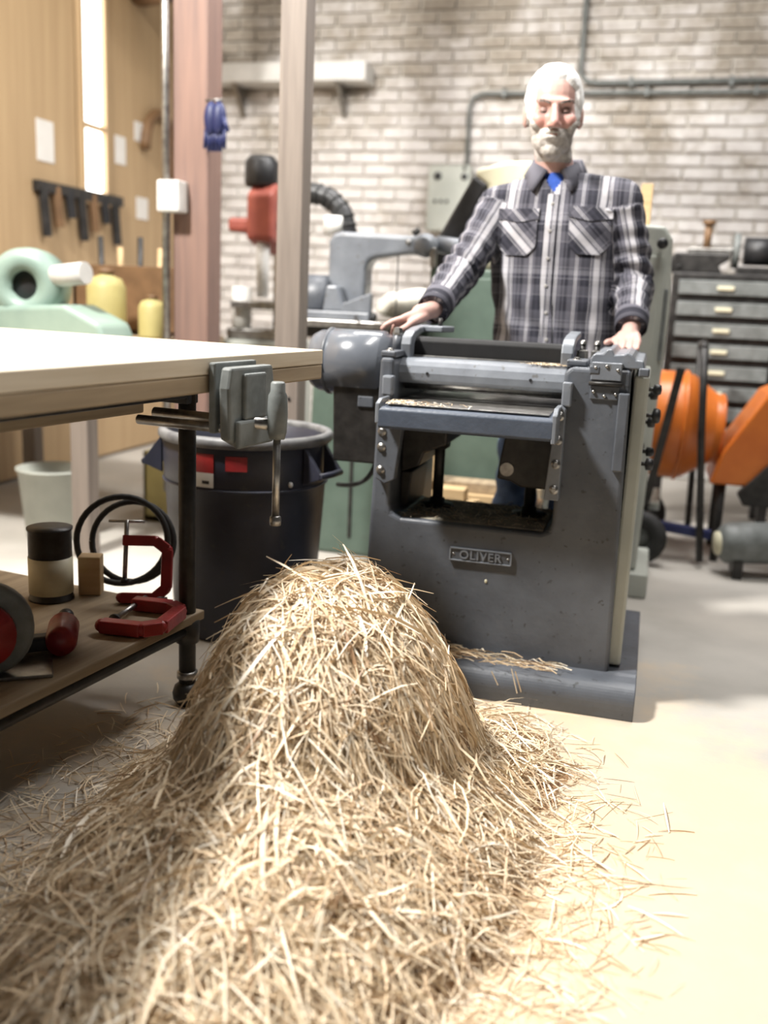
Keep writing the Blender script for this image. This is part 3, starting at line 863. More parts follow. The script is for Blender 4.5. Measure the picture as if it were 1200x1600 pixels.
MB().prism([(-2.66, TZ), (-2.14, TZ), (-2.17, TZ + 0.07), (-2.33, TZ + 0.14), (-2.66, TZ + 0.12)], 'y', 3.50, 3.75).build('machine_foot', TEAL, te, 0.02, 3)
MB().cyl((-2.44, 3.6, 1.13), (-2.27, 3.58, 1.15), 0.045, n=20).build('spindle', WHITE, te)


def jug(nm, label, x, y, hgt, r):
    j = thing(nm, label, 'canister', (x, y, TZ), 'yellow canisters on the side table')
    MB().lathe([(0, 0), (r, 0), (r * 1.03, 0.01), (r * 1.03, hgt * 0.72), (r * 0.8, hgt * 0.85), (r * 0.35, hgt * 0.9), (r * 0.35, hgt * 0.94)], (x, y, TZ), n=24).build('canister_body', YELLOW, j)
    MB().lathe([(r * 0.4, hgt * 0.92), (r * 0.42, hgt * 0.93), (r * 0.42, hgt), (0, hgt)], (x, y, TZ), n=18).build('cap', BROWN, j)
    MB().torus((x, y, hgt * 0.86 + TZ), (0, 1, 0), r * 0.5, 0.008, 16, 6, 0, pi).build('carry_handle', BROWN, j)


jug('yellow_canister', 'taller yellow canister beside the teal machine', -2.42, 3.98, 0.30, 0.085)
jug('yellow_canister', 'small yellow canister nearest the reddish timber post', -2.2, 4.0, 0.19, 0.06)
bxo = thing('tool_tray', 'brown wooden tray of tools behind the yellow canisters', 'tray', (-2.45, 4.35, TZ))
MB().box(-2.75, -2.15, 4.22, 4.48, TZ, TZ + 0.02).build('tray_base', BROWN, bxo, 0.002)
for a in ((-2.75, -2.15, 4.22, 4.24), (-2.75, -2.15, 4.46, 4.48), (-2.75, -2.73, 4.22, 4.48), (-2.17, -2.15, 4.22, 4.48)):
    MB().box(*a, TZ, TZ + 0.32).build('tray_side', BROWN, bxo, 0.002)
for i in range(5):
    MB().cyl((-2.66 + i * 0.1, 4.35, TZ + 0.05), (-2.68 + i * 0.11, 4.36, TZ + 0.46 - 0.05 * (i % 2)), 0.014, n=10).build('tool_handle', (PINE if i % 2 else DSTEEL), bxo)
# wall-hung things on the tan wall
hb = thing('wall_rack', 'dark rack of hanging tools low on the tan wall', 'rack', (XL + 0.02, 5.1, 1.6))
MB().box(XL, XL + 0.04, 4.85, 5.75, 1.60, 1.66).build('rack_rail', DSTEEL, hb, 0.003)
for i in range(7):
    yy = 4.9 + i * 0.125
    MB().bar((XL + 0.03, yy, 1.64), (XL + 0.04, yy + 0.02, 1.36 + 0.06 * (i % 3)), 0.025, 0.05).build('hanging_tool', (DSTEEL, BROWN, BLACK)[i % 3], hb, 0.004)
hk = thing('hanging_belt', 'brown leather belt hanging in an arch on the tan wall', 'belt', (XL + 0.01, 6.2, 2.0))
MB().tube([(XL + 0.03, 6.05 + 0.2 * (1 - cos(t)), 2.0 + 0.25 * sin(t)) for t in [pi * k / 16 for k in range(17)]] + [(XL + 0.03, 6.45, 1.75)], 0.035, 10).build('belt_loop', BROWN, hk)
MB().cyl((XL - 0.005, 6.25, 2.25), (XL + 0.08, 6.25, 2.25), 0.012, n=10).build('wall_peg', STEEL, hk)
for i, (yy, zz, w_, h_, lab) in enumerate(((4.98, 1.88, 0.16, 0.22, 'white paper note on the tan wall left of the window slit'), (5.78, 1.95, 0.13, 0.17, 'white paper note just right of the bright window slit'), (6.05, 1.62, 0.15, 0.14, 'small white note under the brown belt on the tan wall'), (6.02, 2.10, 0.12, 0.12, 'white note inside the arch of the brown belt'))):
    n_ = MB().box(XL + 0.001, XL + 0.004, yy - w_ / 2, yy + w_ / 2, zz - h_ / 2, zz + h_ / 2).build('paper_note', PAPER)
    tag(n_, lab, 'paper', 'notes on the tan wall')
du = thing('ceiling_duct', 'dark round duct crossing high before the tan wall', 'duct', (-2.9, 5.2, 2.75))
MB().tube([(-3.36, 6.0, 2.95), (-2.9, 5.6, 2.86), (-2.75, 5.45, 2.83), (-2.7, 5.4, 3.05), (-2.7, 5.4, 3.55)], 0.10, 20).build('duct_pipe', BROWN, du)
MB().torus((-2.9, 5.6, 2.86), (0.46, -0.4, -0.09), 0.105, 0.012, 24, 8).build('duct_collar', DSTEEL, du)
bg = thing('work_gloves', 'dark blue gloves hanging on the reddish timber post', 'gloves', (-1.88, 3.95, 1.9))
for dx in (0.0, 0.035):
    g = MB()
    g.ell((-1.87 + dx, 3.91, 1.80), (0.032, 0.03, 0.07), 14, 10)
    for k in range(4):
        g.cap((-1.892 + dx + k * 0.015, 3.91, 1.76), (-1.897 + dx + k * 0.018, 3.905, 1.69 - 0.012 * (k in (1, 2))), 0.009, 0.008)
    g.cap((-1.845 + dx, 3.9, 1.80), (-1.825 + dx, 3.895, 1.755), 0.010, 0.009)
    g.build('glove', DBLUE, bg)
MB().cyl((-1.90, 3.92, 1.875), (-1.82, 3.91, 1.875), 0.006, n=8).build('peg', STEEL, bg)

# bench drill seen between the posts
dp = thing('drill_press', 'faded red drill press with a dark motor between the two posts', 'drill press', (-2.0, 4.85, 0))
MB().box(-2.2, -1.8, 4.65, 5.05, 0, 0.86).build('cabinet', PALEGREY, dp, 0.008)
MB().box(-2.15, -1.85, 4.68, 5.02, 0.86, 0.92).build('foot', STEEL, dp, 0.01)
MB().cyl((-1.95, 4.95, 0.92), (-1.95, 4.95, 1.62), 0.045, n=20).build('column', STEEL, dp)
MB().prism([(4.62, 1.36), (4.62, 1.58), (4.7, 1.64), (5.05, 1.64), (5.05, 1.36), (4.85, 1.30)], 'x', -2.02, -1.88).build('head', DRED, dp, 0.02, 3)
MB().box(-2.14, -1.88, 4.66, 4.98, 1.40, 1.47).build('arm', DRED, dp, 0.02)
MB().lathe([(0, 0), (0.075, 0), (0.085, 0.02), (0.085, 0.12), (0.06, 0.15), (0, 0.15)], (-1.98, 4.72, 1.62), n=24).build('motor', BLACK, dp)
MB().cyl((-1.95, 4.68, 1.08), (-1.95, 4.68, 1.36), 0.03, 0.035, 16).build('quill', WHITE, dp)
MB().box(-2.10, -1.82, 4.62, 4.92, 1.02, 1.06).build('work_table', STEEL, dp, 0.005)
MB().cyl((-2.08, 4.72, 0.92), (-2.08, 4.72, 1.13), 0.05, n=18).build('canister', WHITE, dp)
bk = thing('paint_bucket', 'grey bucket on the floor under the long side table', 'bucket', (-2.5, 3.65, 0))
MB().lathe([(0, 0), (0.12, 0), (0.15, 0.30), (0.158, 0.30), (0.158, 0.31), (0.145, 0.31), (0.115, 0.01), (0, 0.01)], (-2.5, 3.65, 0), n=28).build('bucket_body', PALEGREY, bk)
MB().torus((-2.5, 3.65, 0.29), (0, 1, 0.3), 0.155, 0.004, 24, 6, 0, pi).build('bail', STEEL, bk)
yb = thing('yellow_crate', 'yellow plastic crate on the floor behind the bin', 'crate', (-2.15, 4.35, 0))
MB().box(-2.3, -2.0, 4.08, 4.38, 0, 0.03).build('crate_floor', YELLOW, yb, 0.004)
for a in ((-2.3, -2.0, 4.08, 4.10), (-2.3, -2.0, 4.36, 4.38), (-2.3, -2.28, 4.08, 4.38), (-2.02, -2.0, 4.08, 4.38)):
    MB().box(*a, 0, 0.34).build('crate_side', YELLOW, yb, 0.004)

# ------------------------------------------------------------------ scroll saw on its green pedestal
ss = thing('scroll_saw', 'grey scroll saw with a long overarm on a dark green pedestal', 'scroll saw', (-1.2, 4.05, 0))
MB().prism([(-1.40, 0), (-0.99, 0), (-1.01, 0.93), (-1.38, 0.93)], 'y', 3.88, 4.35).build('pedestal', GREEN, ss, 0.02, 3)
MB().box(-1.20, -1.185, 3.875, 3.885, 0.08, 0.86).build('pedestal_seam', DSTEEL, ss, 0.002)
MB().box(-1.48, -0.98, 3.86, 4.36, 0.975, 1.005).build('saw_table', STEEL, ss, 0.004)
MB().box(-1.44, -1.02, 3.90, 4.32, 0.93, 0.975).build('table_frame', DSTEEL, ss, 0.006)
arm_p = [(-1.375, 1.005), (-1.375, 1.33), (-1.36, 1.362), (-1.32, 1.372), (-1.00, 1.362), (-0.95, 1.372), (-0.905, 1.35), (-0.90, 1.315), (-0.925, 1.29), (-0.97, 1.285), (-1.03, 1.288), (-1.165, 1.268), (-1.195, 1.255), (-1.208, 1.22), (-1.208, 1.005)]
ar = MB().prism(arm_p, 'y', 4.02, 4.14).build('overarm', GREYL, ss, 0.018, 3)
MB().lathe([(0, 0.03), (0.028, 0.03), (0.036, 0.022), (0.038, 0.008), (0.048, 0.0), (0.05, -0.03)], (-0.955, 4.02, 1.325), (0, -1, 0), 28).build('arm_boss', GREYL, ar)
MB().lathe([(0, 0.012), (0.008, 0.01), (0.012, 0)], (-1.025, 4.02, 1.335), (0, -1, 0), 10).build('arm_bolt', STEEL, ar)
MB().cyl((-1.02, 4.08, 1.372), (-0.995, 4.08, 1.392), 0.014, n=12).build('tension_knob', DSTEEL, ar)
MB().cyl((-0.92, 4.08, 1.335), (-0.74, 4.1, 1.31), 0.035, 0.04, 18).build('arm_tube', GREYL, ar)
MB().box(-0.925, -0.90, 4.0, 4.03, 1.235, 1.315).build('blade_chuck', STEEL, ar, 0.004)
MB().box(-1.0725, -1.069, 4.035, 4.043, 1.005, 1.30).build('saw_blade', DSTEEL, ss)
MB().prism([(-1.27, 1.04), (-1.265, 1.075), (-1.235, 1.085), (-1.16, 1.115), (-1.145, 1.12), (-1.145, 1.04)], 'y', 3.90, 3.94).build('fence_casting', GREYL, ss, 0.004)
MB().prism([(-1.36, 1.04), (-1.345, 1.145), (-1.30, 1.145), (-1.27, 1.06), (-1.27, 1.04)], 'y', 3.92, 4.02).build('fence_casting', GREYL, ss, 0.008)
MB().box(-1.47, -1.145, 3.885, 3.96, 1.005, 1.04).build('fence_bar', GREYL, ss, 0.005)
MB().cyl((-1.145, 3.92, 1.02), (-1.125, 3.92, 1.02), 0.022, n=16).build('fence_knob', BLACK, ss)
MB().bar((-1.20, 3.88, 1.025), (-1.175, 3.86, 0.995), 0.012, 0.012).build('lock_lever', DSTEEL, ss)
MB().lathe([(0, 0), (0.08, 0), (0.1, 0.02), (0.1, 0.12), (0.08, 0.14), (0, 0.14)], (-1.5, 4.05, 1.09), (1, 0, 0), 28).build('drive_housing', GREY, ss)
dh = thing('dust_hose', 'black ribbed dust hose bending down behind the scroll saw', 'hose', (-1.5, 4.35, 0))
hp2 = [(-1.66, 4.4, 1.56), (-1.58, 4.4, 1.565), (-1.50, 4.4, 1.54), (-1.44, 4.4, 1.48), (-1.415, 4.4, 1.40), (-1.43, 4.4, 1.25), (-1.46, 4.42, 0.9), (-1.46, 4.45, 0.4), (-1.46, 4.47, 0.0)]
MB().tube(hp2, 0.045, 16).build('hose_body', BLACK, dh)
for i in range(4):
    p, q = Vector(hp2[i]), Vector(hp2[i + 1])
    for s_ in (0.25, 0.75):
        MB().torus(p.lerp(q, s_), q - p, 0.045, 0.006, 18, 6).build('hose_rib', RUBBER, dh)
MB().cyl((-1.47, 4.36, 1.38), (-1.47, 4.36, 1.46), 0.045, n=18).build('white_cuff', WHITE, dh)

# tall green machine behind the man
gm = thing('machine_cabinet', 'tall dark green machine cabinet behind the man', 'cabinet', (-0.7, 4.3, 0))
MB().box(-0.925, -0.40, 4.02, 4.50, 0.02, 1.235).build('cabinet_body', GREEN, gm, 0.008)
MB().box(-0.90, -0.43, 4.012, 4.022, 0.12, 0.66).build('lower_door', GREEN, gm, 0.004)
MB().box(-0.90, -0.43, 4.012, 4.022, 0.70, 1.20).build('upper_door', GREEN, gm, 0.004)
MB().box(-0.96, -0.36, 3.98, 4.54, 0.0, 0.06).build('plinth', DSTEEL, gm, 0.004)
hd = thing('belt_guard', 'sloping belt guard, black flank and cream top, behind the man\'s shoulder', 'machine guard', (-0.7, 4.2, 1.235))
MB().prism([(-0.955, 1.237), (-0.955, 1.34), (-0.80, 1.625), (-0.735, 1.585), (-0.86, 1.34), (-0.86, 1.237)], 'y', 4.19, 4.36).build('flank', BLACK, hd, 0.012)
MB().prism([(-0.858, 1.237), (-0.858, 1.34), (-0.735, 1.585), (-0.80, 1.630), (-0.78, 1.655), (-0.66, 1.685), (-0.46, 1.685), (-0.45, 1.237)], 'y', 4.20, 4.40).build('cream_cover', CREAM, hd, 0.015)
sk = thing('white_sack', 'crumpled white sack slumped beside the scroll saw table', 'sack', (-1.08, 4.46, 1.0))
m = MB().ell((-1.115, 4.52, 1.075), (0.165, 0.10, 0.085), 36, 24)
m.V = [tuple(Vector(v) + Vector((0, 0, 0.45 * (v[0] + 1.115))) * 0.25 + noise.noise_vector(Vector(v) * 9) * 0.028) for v in m.V]
m.build('sack_body', SACK, sk)
MB().box(-1.25, -0.985, 4.42, 4.66, 0, 1.0).build('sack_stand', GREEN, sk, 0.01)

# lumber and offcuts in front of the green cabinet
lb = []
for i, (z, yy, dx) in enumerate(((0.33, 3.70, 0.0), (0.37, 3.74, 0.05), (0.33, 3.84, 0.0))):
    o = MB().box(-0.97 + dx, -0.41 + dx, yy - 0.06, yy + 0.05, z, z + 0.038).build('lumber_plank', (PINE, EDGEW, PINE)[i])
    tag(o, ('pine plank at the front of the low stack seen through the planer', 'aged plank on top of the low stack seen through the planer', 'pine plank at the rear of the low stack behind the planer')[i], 'plank', 'planks behind the planer')
for i, x in enumerate((-0.88, -0.42)):
    o = MB().box(x - 0.05, x + 0.05, 3.65, 3.89, 0, 0.33).build('support_block', BROWN, None, 0.005)
    tag(o, ('dark wooden block carrying the left end of the planks', 'dark wooden block carrying the right end of the planks')[i], 'wood block', 'blocks under the planks')
for i, (x, yy, z, sx, sy, sz, lab) in enumerate(((-0.80, 3.66, 0.408, 0.05, 0.05, 0.13, 'pale upright offcut on the planks behind the left screw'), (-0.69, 3.55, 0.0, 0.12, 0.08, 0.41, 'pale square timber standing in front of the planks'), (-0.60, 3.53, 0.0, 0.05, 0.06, 0.37, 'short white timber beside the pale square timber'))):
    o = MB().box(x - sx / 2, x + sx / 2, yy - sy / 2, yy + sy / 2, z, z + sz).build('wood_offcut', PINE, None, 0.004)
    tag(o, lab, 'wood block', 'offcuts behind the planer')

# pale machine on the right, behind the man's arm
pm = thing('bandsaw_cabinet', 'tall pale grey machine column with black knobs right of the planer', 'machine', (-0.13, 3.95, 0))
MB().prism([(-0.30, 0.10), (0.02, 0.10), (0.035, 0.7), (0.045, 1.1), (0.03, 1.36), (0.0, 1.405), (-0.30, 1.42)], 'y', 3.78, 4.15).build('column', PALEGREY, pm, 0.015, 3)
MB().box(-0.34, 0.07, 3.74, 4.2, 0, 0.1).build('foot', PALEGREY, pm, 0.01)
MB().box(-0.27, -0.0, 3.768, 3.782, 0.30, 1.30).build('door', PALEGREY, pm, 0.006)
MB().box(0.02, 0.034, 3.772, 3.79, 0.92, 1.18).build('door_hinge', VISE, pm, 0.003)
for z, r, x in ((0.83, 0.022, -0.025), (0.80, 0.02, -0.055), (0.74, 0.025, -0.03), (0.715, 0.018, -0.06), (0.60, 0.02, -0.02), (0.575, 0.024, -0.04), (1.34, 0.02, -0.01)):
    kn = MB().lathe([(0, 0.05), (r * 0.8, 0.048), (r, 0.04), (r, 0.03), (r * 0.4, 0.025), (r * 0.4, 0)], (x, 3.768, z), (0.15, -1, 0), 16).build('knob', BLACK, pm)
MB().box(-0.105, -0.06, 4.02, 4.06, 1.415, 1.58).build('tan_batten', PINE, pm, 0.003)

# ------------------------------------------------------------------ right background
ch = thing('tool_chest', 'dark steel tool chest with grey drawers against the brick wall', 'tool chest', (0.36, 5.4, 0))
MB().box(0.06, 0.66, 5.22, 5.62, 0.40, 1.30).build('chest_body', DSTEEL, ch, 0.008)
for i in range(8):
    z1 = 1.262 - i * 0.105
    d_ = MB().box(0.095, 0.565, 5.195, 5.225, z1 - 0.07, z1).build('drawer', VISE, ch, 0.004)
    MB().box(0.28, 0.36, 5.18, 5.197, z1 - 0.045, z1 - 0.025).build('drawer_pull', CREAM, d_, 0.003)
for x in (0.09, 0.63):
    for y in (5.26, 5.58):
        MB().box(x - 0.025, x + 0.025, y - 0.025, y + 0.025, 0, 0.40).build('leg', DSTEEL, ch, 0.003)
MB().box(0.58, 0.66, 5.19, 5.225, 0.42, 1.28).build('door_panel', BLACK, ch, 0.004)
bv = thing('machinist_vise', 'dark iron vise with an upright brown spindle on the tool chest', 'vise', (0.2, 5.38, 1.30))
MB().prism([(0.02, 1.30), (0.30, 1.30), (0.28, 1.34), (0.33, 1.37), (0.33, 1.40), (0.06, 1.40), (0.04, 1.36)], 'y', 5.3, 5.46).build('vise_body', DSTEEL, bv, 0.008)
MB().box(0.12, 0.34, 5.31, 5.45, 1.395, 1.425).build('jaw', STEEL, bv, 0.004)
MB().cyl((0.215, 5.38, 1.42), (0.215, 5.38, 1.545), 0.02, n=14).build('spindle', BROWN, bv)
MB().lathe([(0, 0), (0.032, 0), (0.032, 0.02), (0, 0.02)], (0.215, 5.38, 1.545), n=16).build('spindle_cap', BROWN, bv)
MB().cyl((0.0, 5.36, 1.375), (0.10, 5.37, 1.38), 0.012, n=12).build('vise_screw', DSTEEL, bv)
MB().ell((-0.015, 5.36, 1.375), 0.034, 16, 10).build('handle_ball', DSTEEL, bv)
MB().cyl((-0.015, 5.36, 1.325), (0.10, 5.30, 1.33), 0.014, n=10).build('handle', DSTEEL, bv)
gb = thing('grinder_head', 'dark bench grinder at the right end of the tool chest', 'grinder', (0.48, 5.4, 1.30))
MB().box(0.37, 0.58, 5.33, 5.48, 1.30, 1.34).build('grinder_foot', DSTEEL, gb, 0.005)
MB().cyl((0.40, 5.4, 1.42), (0.56, 5.4, 1.42), 0.07, n=24).build('grinder_motor', BLACK, gb)
for x in (0.345, 0.585):
    MB().cyl((x, 5.4, 1.42), (x + 0.03, 5.4, 1.42), 0.088, n=28).build('grinding_wheel', VISE, gb)

# concrete mixer
mxr = thing('concrete_mixer', 'orange concrete mixer drum on a dark tubular stand', 'concrete mixer', (0.2, 4.55, 0))
MB().lathe([(0, 0.0), (0.15, 0.0), (0.215, 0.02), (0.24, 0.06), (0.245, 0.16), (0.235, 0.22), (0.15, 0.345), (0.155, 0.36), (0.145, 0.36), (0.225, 0.21), (0.225, 0.03), (0, 0.02)], (-0.03, 4.62, 0.60), (1, 0.05, -0.04), 44).build('drum', ORANGE, mxr)
MB().torus((0.155, 4.63, 0.592), (1, 0.05, -0.04), 0.245, 0.010, 44, 8).build('drum_band', ORANGE, mxr)
MB().torus((0.325, 4.638, 0.586), (1, 0.05, -0.04), 0.152, 0.011, 36, 8).build('drum_mouth', ORANGE, mxr)
MB().bar((0.125, 4.34, 0.87), (0.035, 4.34, 0.26), 0.035, 0.02, (0, 1, 0)).build('front_strut', DSTEEL, mxr, 0.003)
MB().bar((0.035, 4.34, 0.26), (0.0, 4.40, 0.06), 0.035, 0.02, (0, 1, 0)).build('front_strut', DSTEEL, mxr, 0.003)
MB().tube([(0.21, 4.30, 0.96), (0.235, 4.30, 0.6), (0.29, 4.33, 0.03)], 0.016, 12).build('upright', DSTEEL, mxr)
MB().tube([(0.255, 4.92, 0.03), (0.245, 4.94, 0.5), (0.22, 4.94, 0.96)], 0.016, 12).build('upright', DSTEEL, mxr)
MB().tube([(0.21, 4.30, 0.955), (0.22, 4.6, 0.97), (0.22, 4.94, 0.955)], 0.016, 12).build('top_yoke', DSTEEL, mxr)
MB().bar((0.02, 4.42, 0.165), (0.33, 4.40, 0.14), 0.05, 0.04).build('axle_beam', DBLUE, mxr, 0.004)
MB().cyl((0.0, 4.30, 0.12), (0.0, 4.9, 0.12), 0.014, n=12).build('axle', DSTEEL, mxr)
for yy in (4.30, 4.86):
    wh = MB().lathe([(0.055, -0.03), (0.10, -0.03), (0.118, -0.018), (0.12, 0.0), (0.118, 0.018), (0.10, 0.03), (0.055, 0.03)], (0.025, yy, 0.12), (0.35, 1, 0), 32, closed=True).build('wheel', RUBBER, mxr)
    MB().lathe([(0, -0.012), (0.056, -0.014), (0.056, 0.014), (0, 0.012)], (0.025, yy, 0.12), (0.35, 1, 0), 24).build('wheel_hub', VISE, wh)
MB().box(0.0, 0.10, 4.45, 4.85, 0.215, 0.25).build('pan', PALEGREY, mxr, 0.005)

hp3 = thing('orange_hopper', 'dark orange sloping hopper at the right edge beside the mixer', 'hopper', (0.5, 4.75, 0))
MB().prism([(0.30, 0.36), (0.34, 0.50), (0.50, 0.77), (0.56, 0.80), (0.72, 0.80), (0.72, 0.60), (0.62, 0.50), (0.50, 0.36)], 'y', 4.45, 4.85).build('hopper_body', ORANGE, hp3, 0.012, 3)
MB().lathe([(0, 0.02), (0.05, 0.02), (0.06, 0.0)], (0.60, 4.45, 0.69), (0, -1, 0), 20).build('bearing', BLACK, hp3)
MB().prism([(0.42, 0.33), (0.58, 0.52), (0.75, 0.62), (0.75, 0.28), (0.45, 0.28)], 'y', 4.42, 4.47).build('engine_cover', DSTEEL, hp3, 0.006)
for x in (0.36, 0.70):
    for yy in (4.50, 4.82):
        MB().tube([(x, yy, 0), (x, yy, 0.36)], 0.018, 10).build('leg', DSTEEL, hp3)
tk = thing('air_tank', 'small grey compressor tank lying on the floor under the orange hopper', 'tank', (0.55, 4.3, 0))
MB().lathe([(0, -0.02), (0.06, -0.015), (0.085, 0.01), (0.09, 0.05), (0.09, 0.38), (0.06, 0.42), (0, 0.43)], (0.37, 4.26, 0.14), (1, 0.25, 0.05), 28).build('tank_shell', VISE, tk)
MB().lathe([(0, -0.03), (0.05, -0.028), (0.052, -0.016)], (0.37, 4.26, 0.14), (1, 0.25, 0.05), 20).build('end_cap', CREAM, tk)
for x in (0.44, 0.66):
    MB().box(x - 0.02, x + 0.02, 4.2, 4.40, 0, 0.08).build('tank_foot', DSTEEL, tk, 0.003)


# ------------------------------------------------------------------ person
def remesh(mb, voxel, smooth_n, fac=0.5):
    me = bpy.data.meshes.new('tmp')
    me.from_pydata([Vector(v) for v in mb.V], [], mb.F)
    bm = bmesh.new()
    bm.from_mesh(me)
    bmesh.ops.remove_doubles(bm, verts=bm.verts, dist=1e-6)
    bmesh.ops.recalc_face_normals(bm, faces=bm.faces)
    bm.to_mesh(me)
    bm.free()
    o = bpy.data.objects.new('tmp', me)
    COL.objects.link(o)
    r = o.modifiers.new('r', 'REMESH')
    r.mode, r.voxel_size = 'VOXEL', voxel
    s = o.modifiers.new('s', 'SMOOTH')
    s.factor, s.iterations = fac, smooth_n
    out = bpy.data.meshes.new_from_object(o.evaluated_get(bpy.context.evaluated_depsgraph_get()))
    bpy.data.objects.remove(o)
    bpy.data.meshes.remove(me)
    return out


def sm(a, b, x):
    t = min(1, max(0, (x - a) / (b - a)))
    return t * t * (3 - 2 * t)


PO = Vector((-0.36, 3.45, 0))          # between the feet
HC = Vector((-0.392, 3.385, 1.716))    # head centre
HS = 1.10
HR = Matrix.Rotation(radians(9), 3, 'Z') @ Matrix.Rotation(radians(4), 3, 'X')


def hd_(p):
    return HC + HR @ (Vector(p) * HS)


def hinv(p):
    return (HR.transposed() @ (Vector(p) - HC)) / HS


B = MB()


def he(c, r):
    B.ell(hd_(c), [q * HS for q in r], 24, 16, HR)


he((0, 0.014, 0.036), (0.077, 0.097, 0.097))
he((0, -0.030, -0.015), (0.066, 0.066, 0.088))
he((0, -0.034, -0.074), (0.056, 0.055, 0.042))
he((0, -0.066, -0.104), (0.028, 0.022, 0.020))
he((0, -0.076, 0.026), (0.056, 0.020, 0.013))
for sx in (-1, 1):
    he((sx * 0.040, -0.066, -0.024), (0.026, 0.027, 0.026))
    he((sx * 0.080, 0.012, -0.006), (0.011, 0.021, 0.034))
    he((sx * 0.0125, -0.108, -0.040), (0.0105, 0.013, 0.009))
B.cap(hd_((0, -0.092, 0.010)), hd_((0, -0.117, -0.034)), 0.010 * HS, 0.0145 * HS)
he((0, -0.067, -0.066), (0.038, 0.028, 0.026))
he((0, -0.096, -0.0585), (0.022, 0.007, 0.0045))
he((0, -0.095, -0.0685), (0.020, 0.007, 0.005))
B.cap(hd_((0, 0.018, -0.06)), (-0.372, 3.455, 1.50), 0.060, 0.066)
# trunk under the clothes
for c, r in (((-0.36, 3.46, 1.36), (0.19, 0.105, 0.19)), ((-0.345, 3.46, 1.12), (0.18, 0.11, 0.22)), ((-0.335, 3.47, 0.93), (0.175, 0.115, 0.15))):
    B.ell(c, r, 24, 16)
B.cap((-0.37, 3.46, 1.49), (-0.545, 3.44, 1.425), 0.055, 0.062)
B.cap((-0.37, 3.46, 1.49), (-0.17, 3.44, 1.45), 0.055, 0.062)
SR, ER, WR = (-0.56, 3.44, 1.415), (-0.655, 3.27, 1.195), (-0.682, 3.035, 1.075)
SL, EL, WL = (-0.15, 3.44, 1.44), (-0.082, 3.44, 1.19), (-0.075, 3.27, 1.045)
for S_, E_, W_ in ((SR, ER, WR), (SL, EL, WL)):
    B.cap(S_, E_, 0.056, 0.043)
    B.cap(E_, W_, 0.043, 0.029)
for hx, kx, fx in ((-0.43, -0.43, -0.44), (-0.245, -0.235, -0.22)):
    B.cap((hx, 3.47, 0.88), (kx, 3.45, 0.48), 0.085, 0.058)
    B.cap((kx, 3.45, 0.48), (fx, 3.48, 0.09), 0.058, 0.04)
    B.cap((fx, 3.48, 0.06), (fx + 0.01, 3.34, 0.045), 0.04, 0.035)


def finger(p, dirs, lens, r0, r1):
    p = Vector(p)
    n = len(dirs)
    for i, (d, L) in enumerate(zip(dirs, lens)):
        q = p + Vector(d).normalized() * L
        B.cap(p, q, r0 + (r1 - r0) * i / n, r0 + (r1 - r0) * (i + 1) / n)
        p = q
    return p


# his right hand: palm over the end of the pressure arm, fingers curling down over it
wr = Vector(WR)
B.cap(wr, (-0.715, 2.995, 1.060), 0.027, 0.029)
for t in range(4):          # knuckle row: index nearest the camera side
    k = Vector((-0.752 - 0.006 * (t == 1), 2.948 + 0.0205 * t, 1.046 - 0.003 * t))
    B.cap((-0.712, 2.985 + 0.008 * t, 1.060), k, 0.019, 0.0125)
    if t == 0:
        finger(k, ((-1, -0.25, -0.35), (-1, -0.2, -0.55), (-0.8, -0.1, -0.8)), (0.036, 0.024, 0.018), 0.0105, 0.008)
    else:
        finger(k, ((-0.7, -0.2, -0.6), (-0.25, -0.1, -1), (0.5, 0, -0.9)), (0.036, 0.026, 0.020), 0.0105, 0.0082)
B.cap((-0.70, 2.985, 1.052), (-0.722, 2.945, 1.035), 0.017, 0.0135)
finger((-0.722, 2.945, 1.035), ((-0.55, -0.5, -0.5), (-0.9, -0.1, -0.5)), (0.032, 0.026), 0.0125, 0.0095)
# his left hand: on the back edge of the gear cover
wl_ = Vector(WL)
B.cap(wl_, (-0.078, 3.235, 1.018), 0.028, 0.030)
for t in range(4):
    k = Vector((-0.112 + 0.0215 * t, 3.172 + 0.004 * abs(t - 1), 1.000))
    B.cap((-0.098 + 0.013 * t, 3.225, 1.018), k, 0.019, 0.0125)
    finger(k, ((0, -1, -0.1), (0, -1, -0.25), (0, -0.9, -0.4)), (0.036, 0.024, 0.019), 0.0105, 0.0082)
B.cap((-0.098, 3.23, 1.015), (-0.125, 3.195, 1.0), 0.017, 0.0135)
finger((-0.125, 3.195, 1.0), ((-0.5, -1, -0.05), (-0.2, -1, -0.1)), (0.03, 0.025), 0.0125, 0.0095)

bme = remesh(B, 0.0042, 4)
vco = np.zeros(len(bme.vertices) * 3, dtype=np.float32)
bme.vertices.foreach_get('co', vco)
vco = vco.reshape(-1, 3)
loc = ((vco - np.array(HC)) @ np.array(HR)) / HS
push = np.zeros(len(loc))
for sx in (-1, 1):          # eye sockets
    push += 0.013 * np.exp(-(((loc[:, 0] - sx * 0.031) / 0.017) ** 2 + ((loc[:, 2] - 0.002) / 0.010) ** 2)) * (loc[:, 1] < -0.03)
vco = vco + (push[:, None] * HS) * (np.array(HR) @ np.array([0, 1, 0]))[None, :]
bme.vertices.foreach_set('co', vco.astype(np.float32).ravel())
bme.update()
cols = np.zeros((len(bme.vertices), 4), dtype=np.float32)
vco = np.zeros(len(bme.vertices) * 3, dtype=np.float32)
bme.vertices.foreach_get('co', vco)
vco = vco.reshape(-1, 3)
Mh = np.array(HR)
loc = ((vco - np.array(HC)) @ Mh) / HS
base_c = np.array([0.53, 0.33, 0.285])
cols[:, :3] = base_c
cols[:, 3] = 1


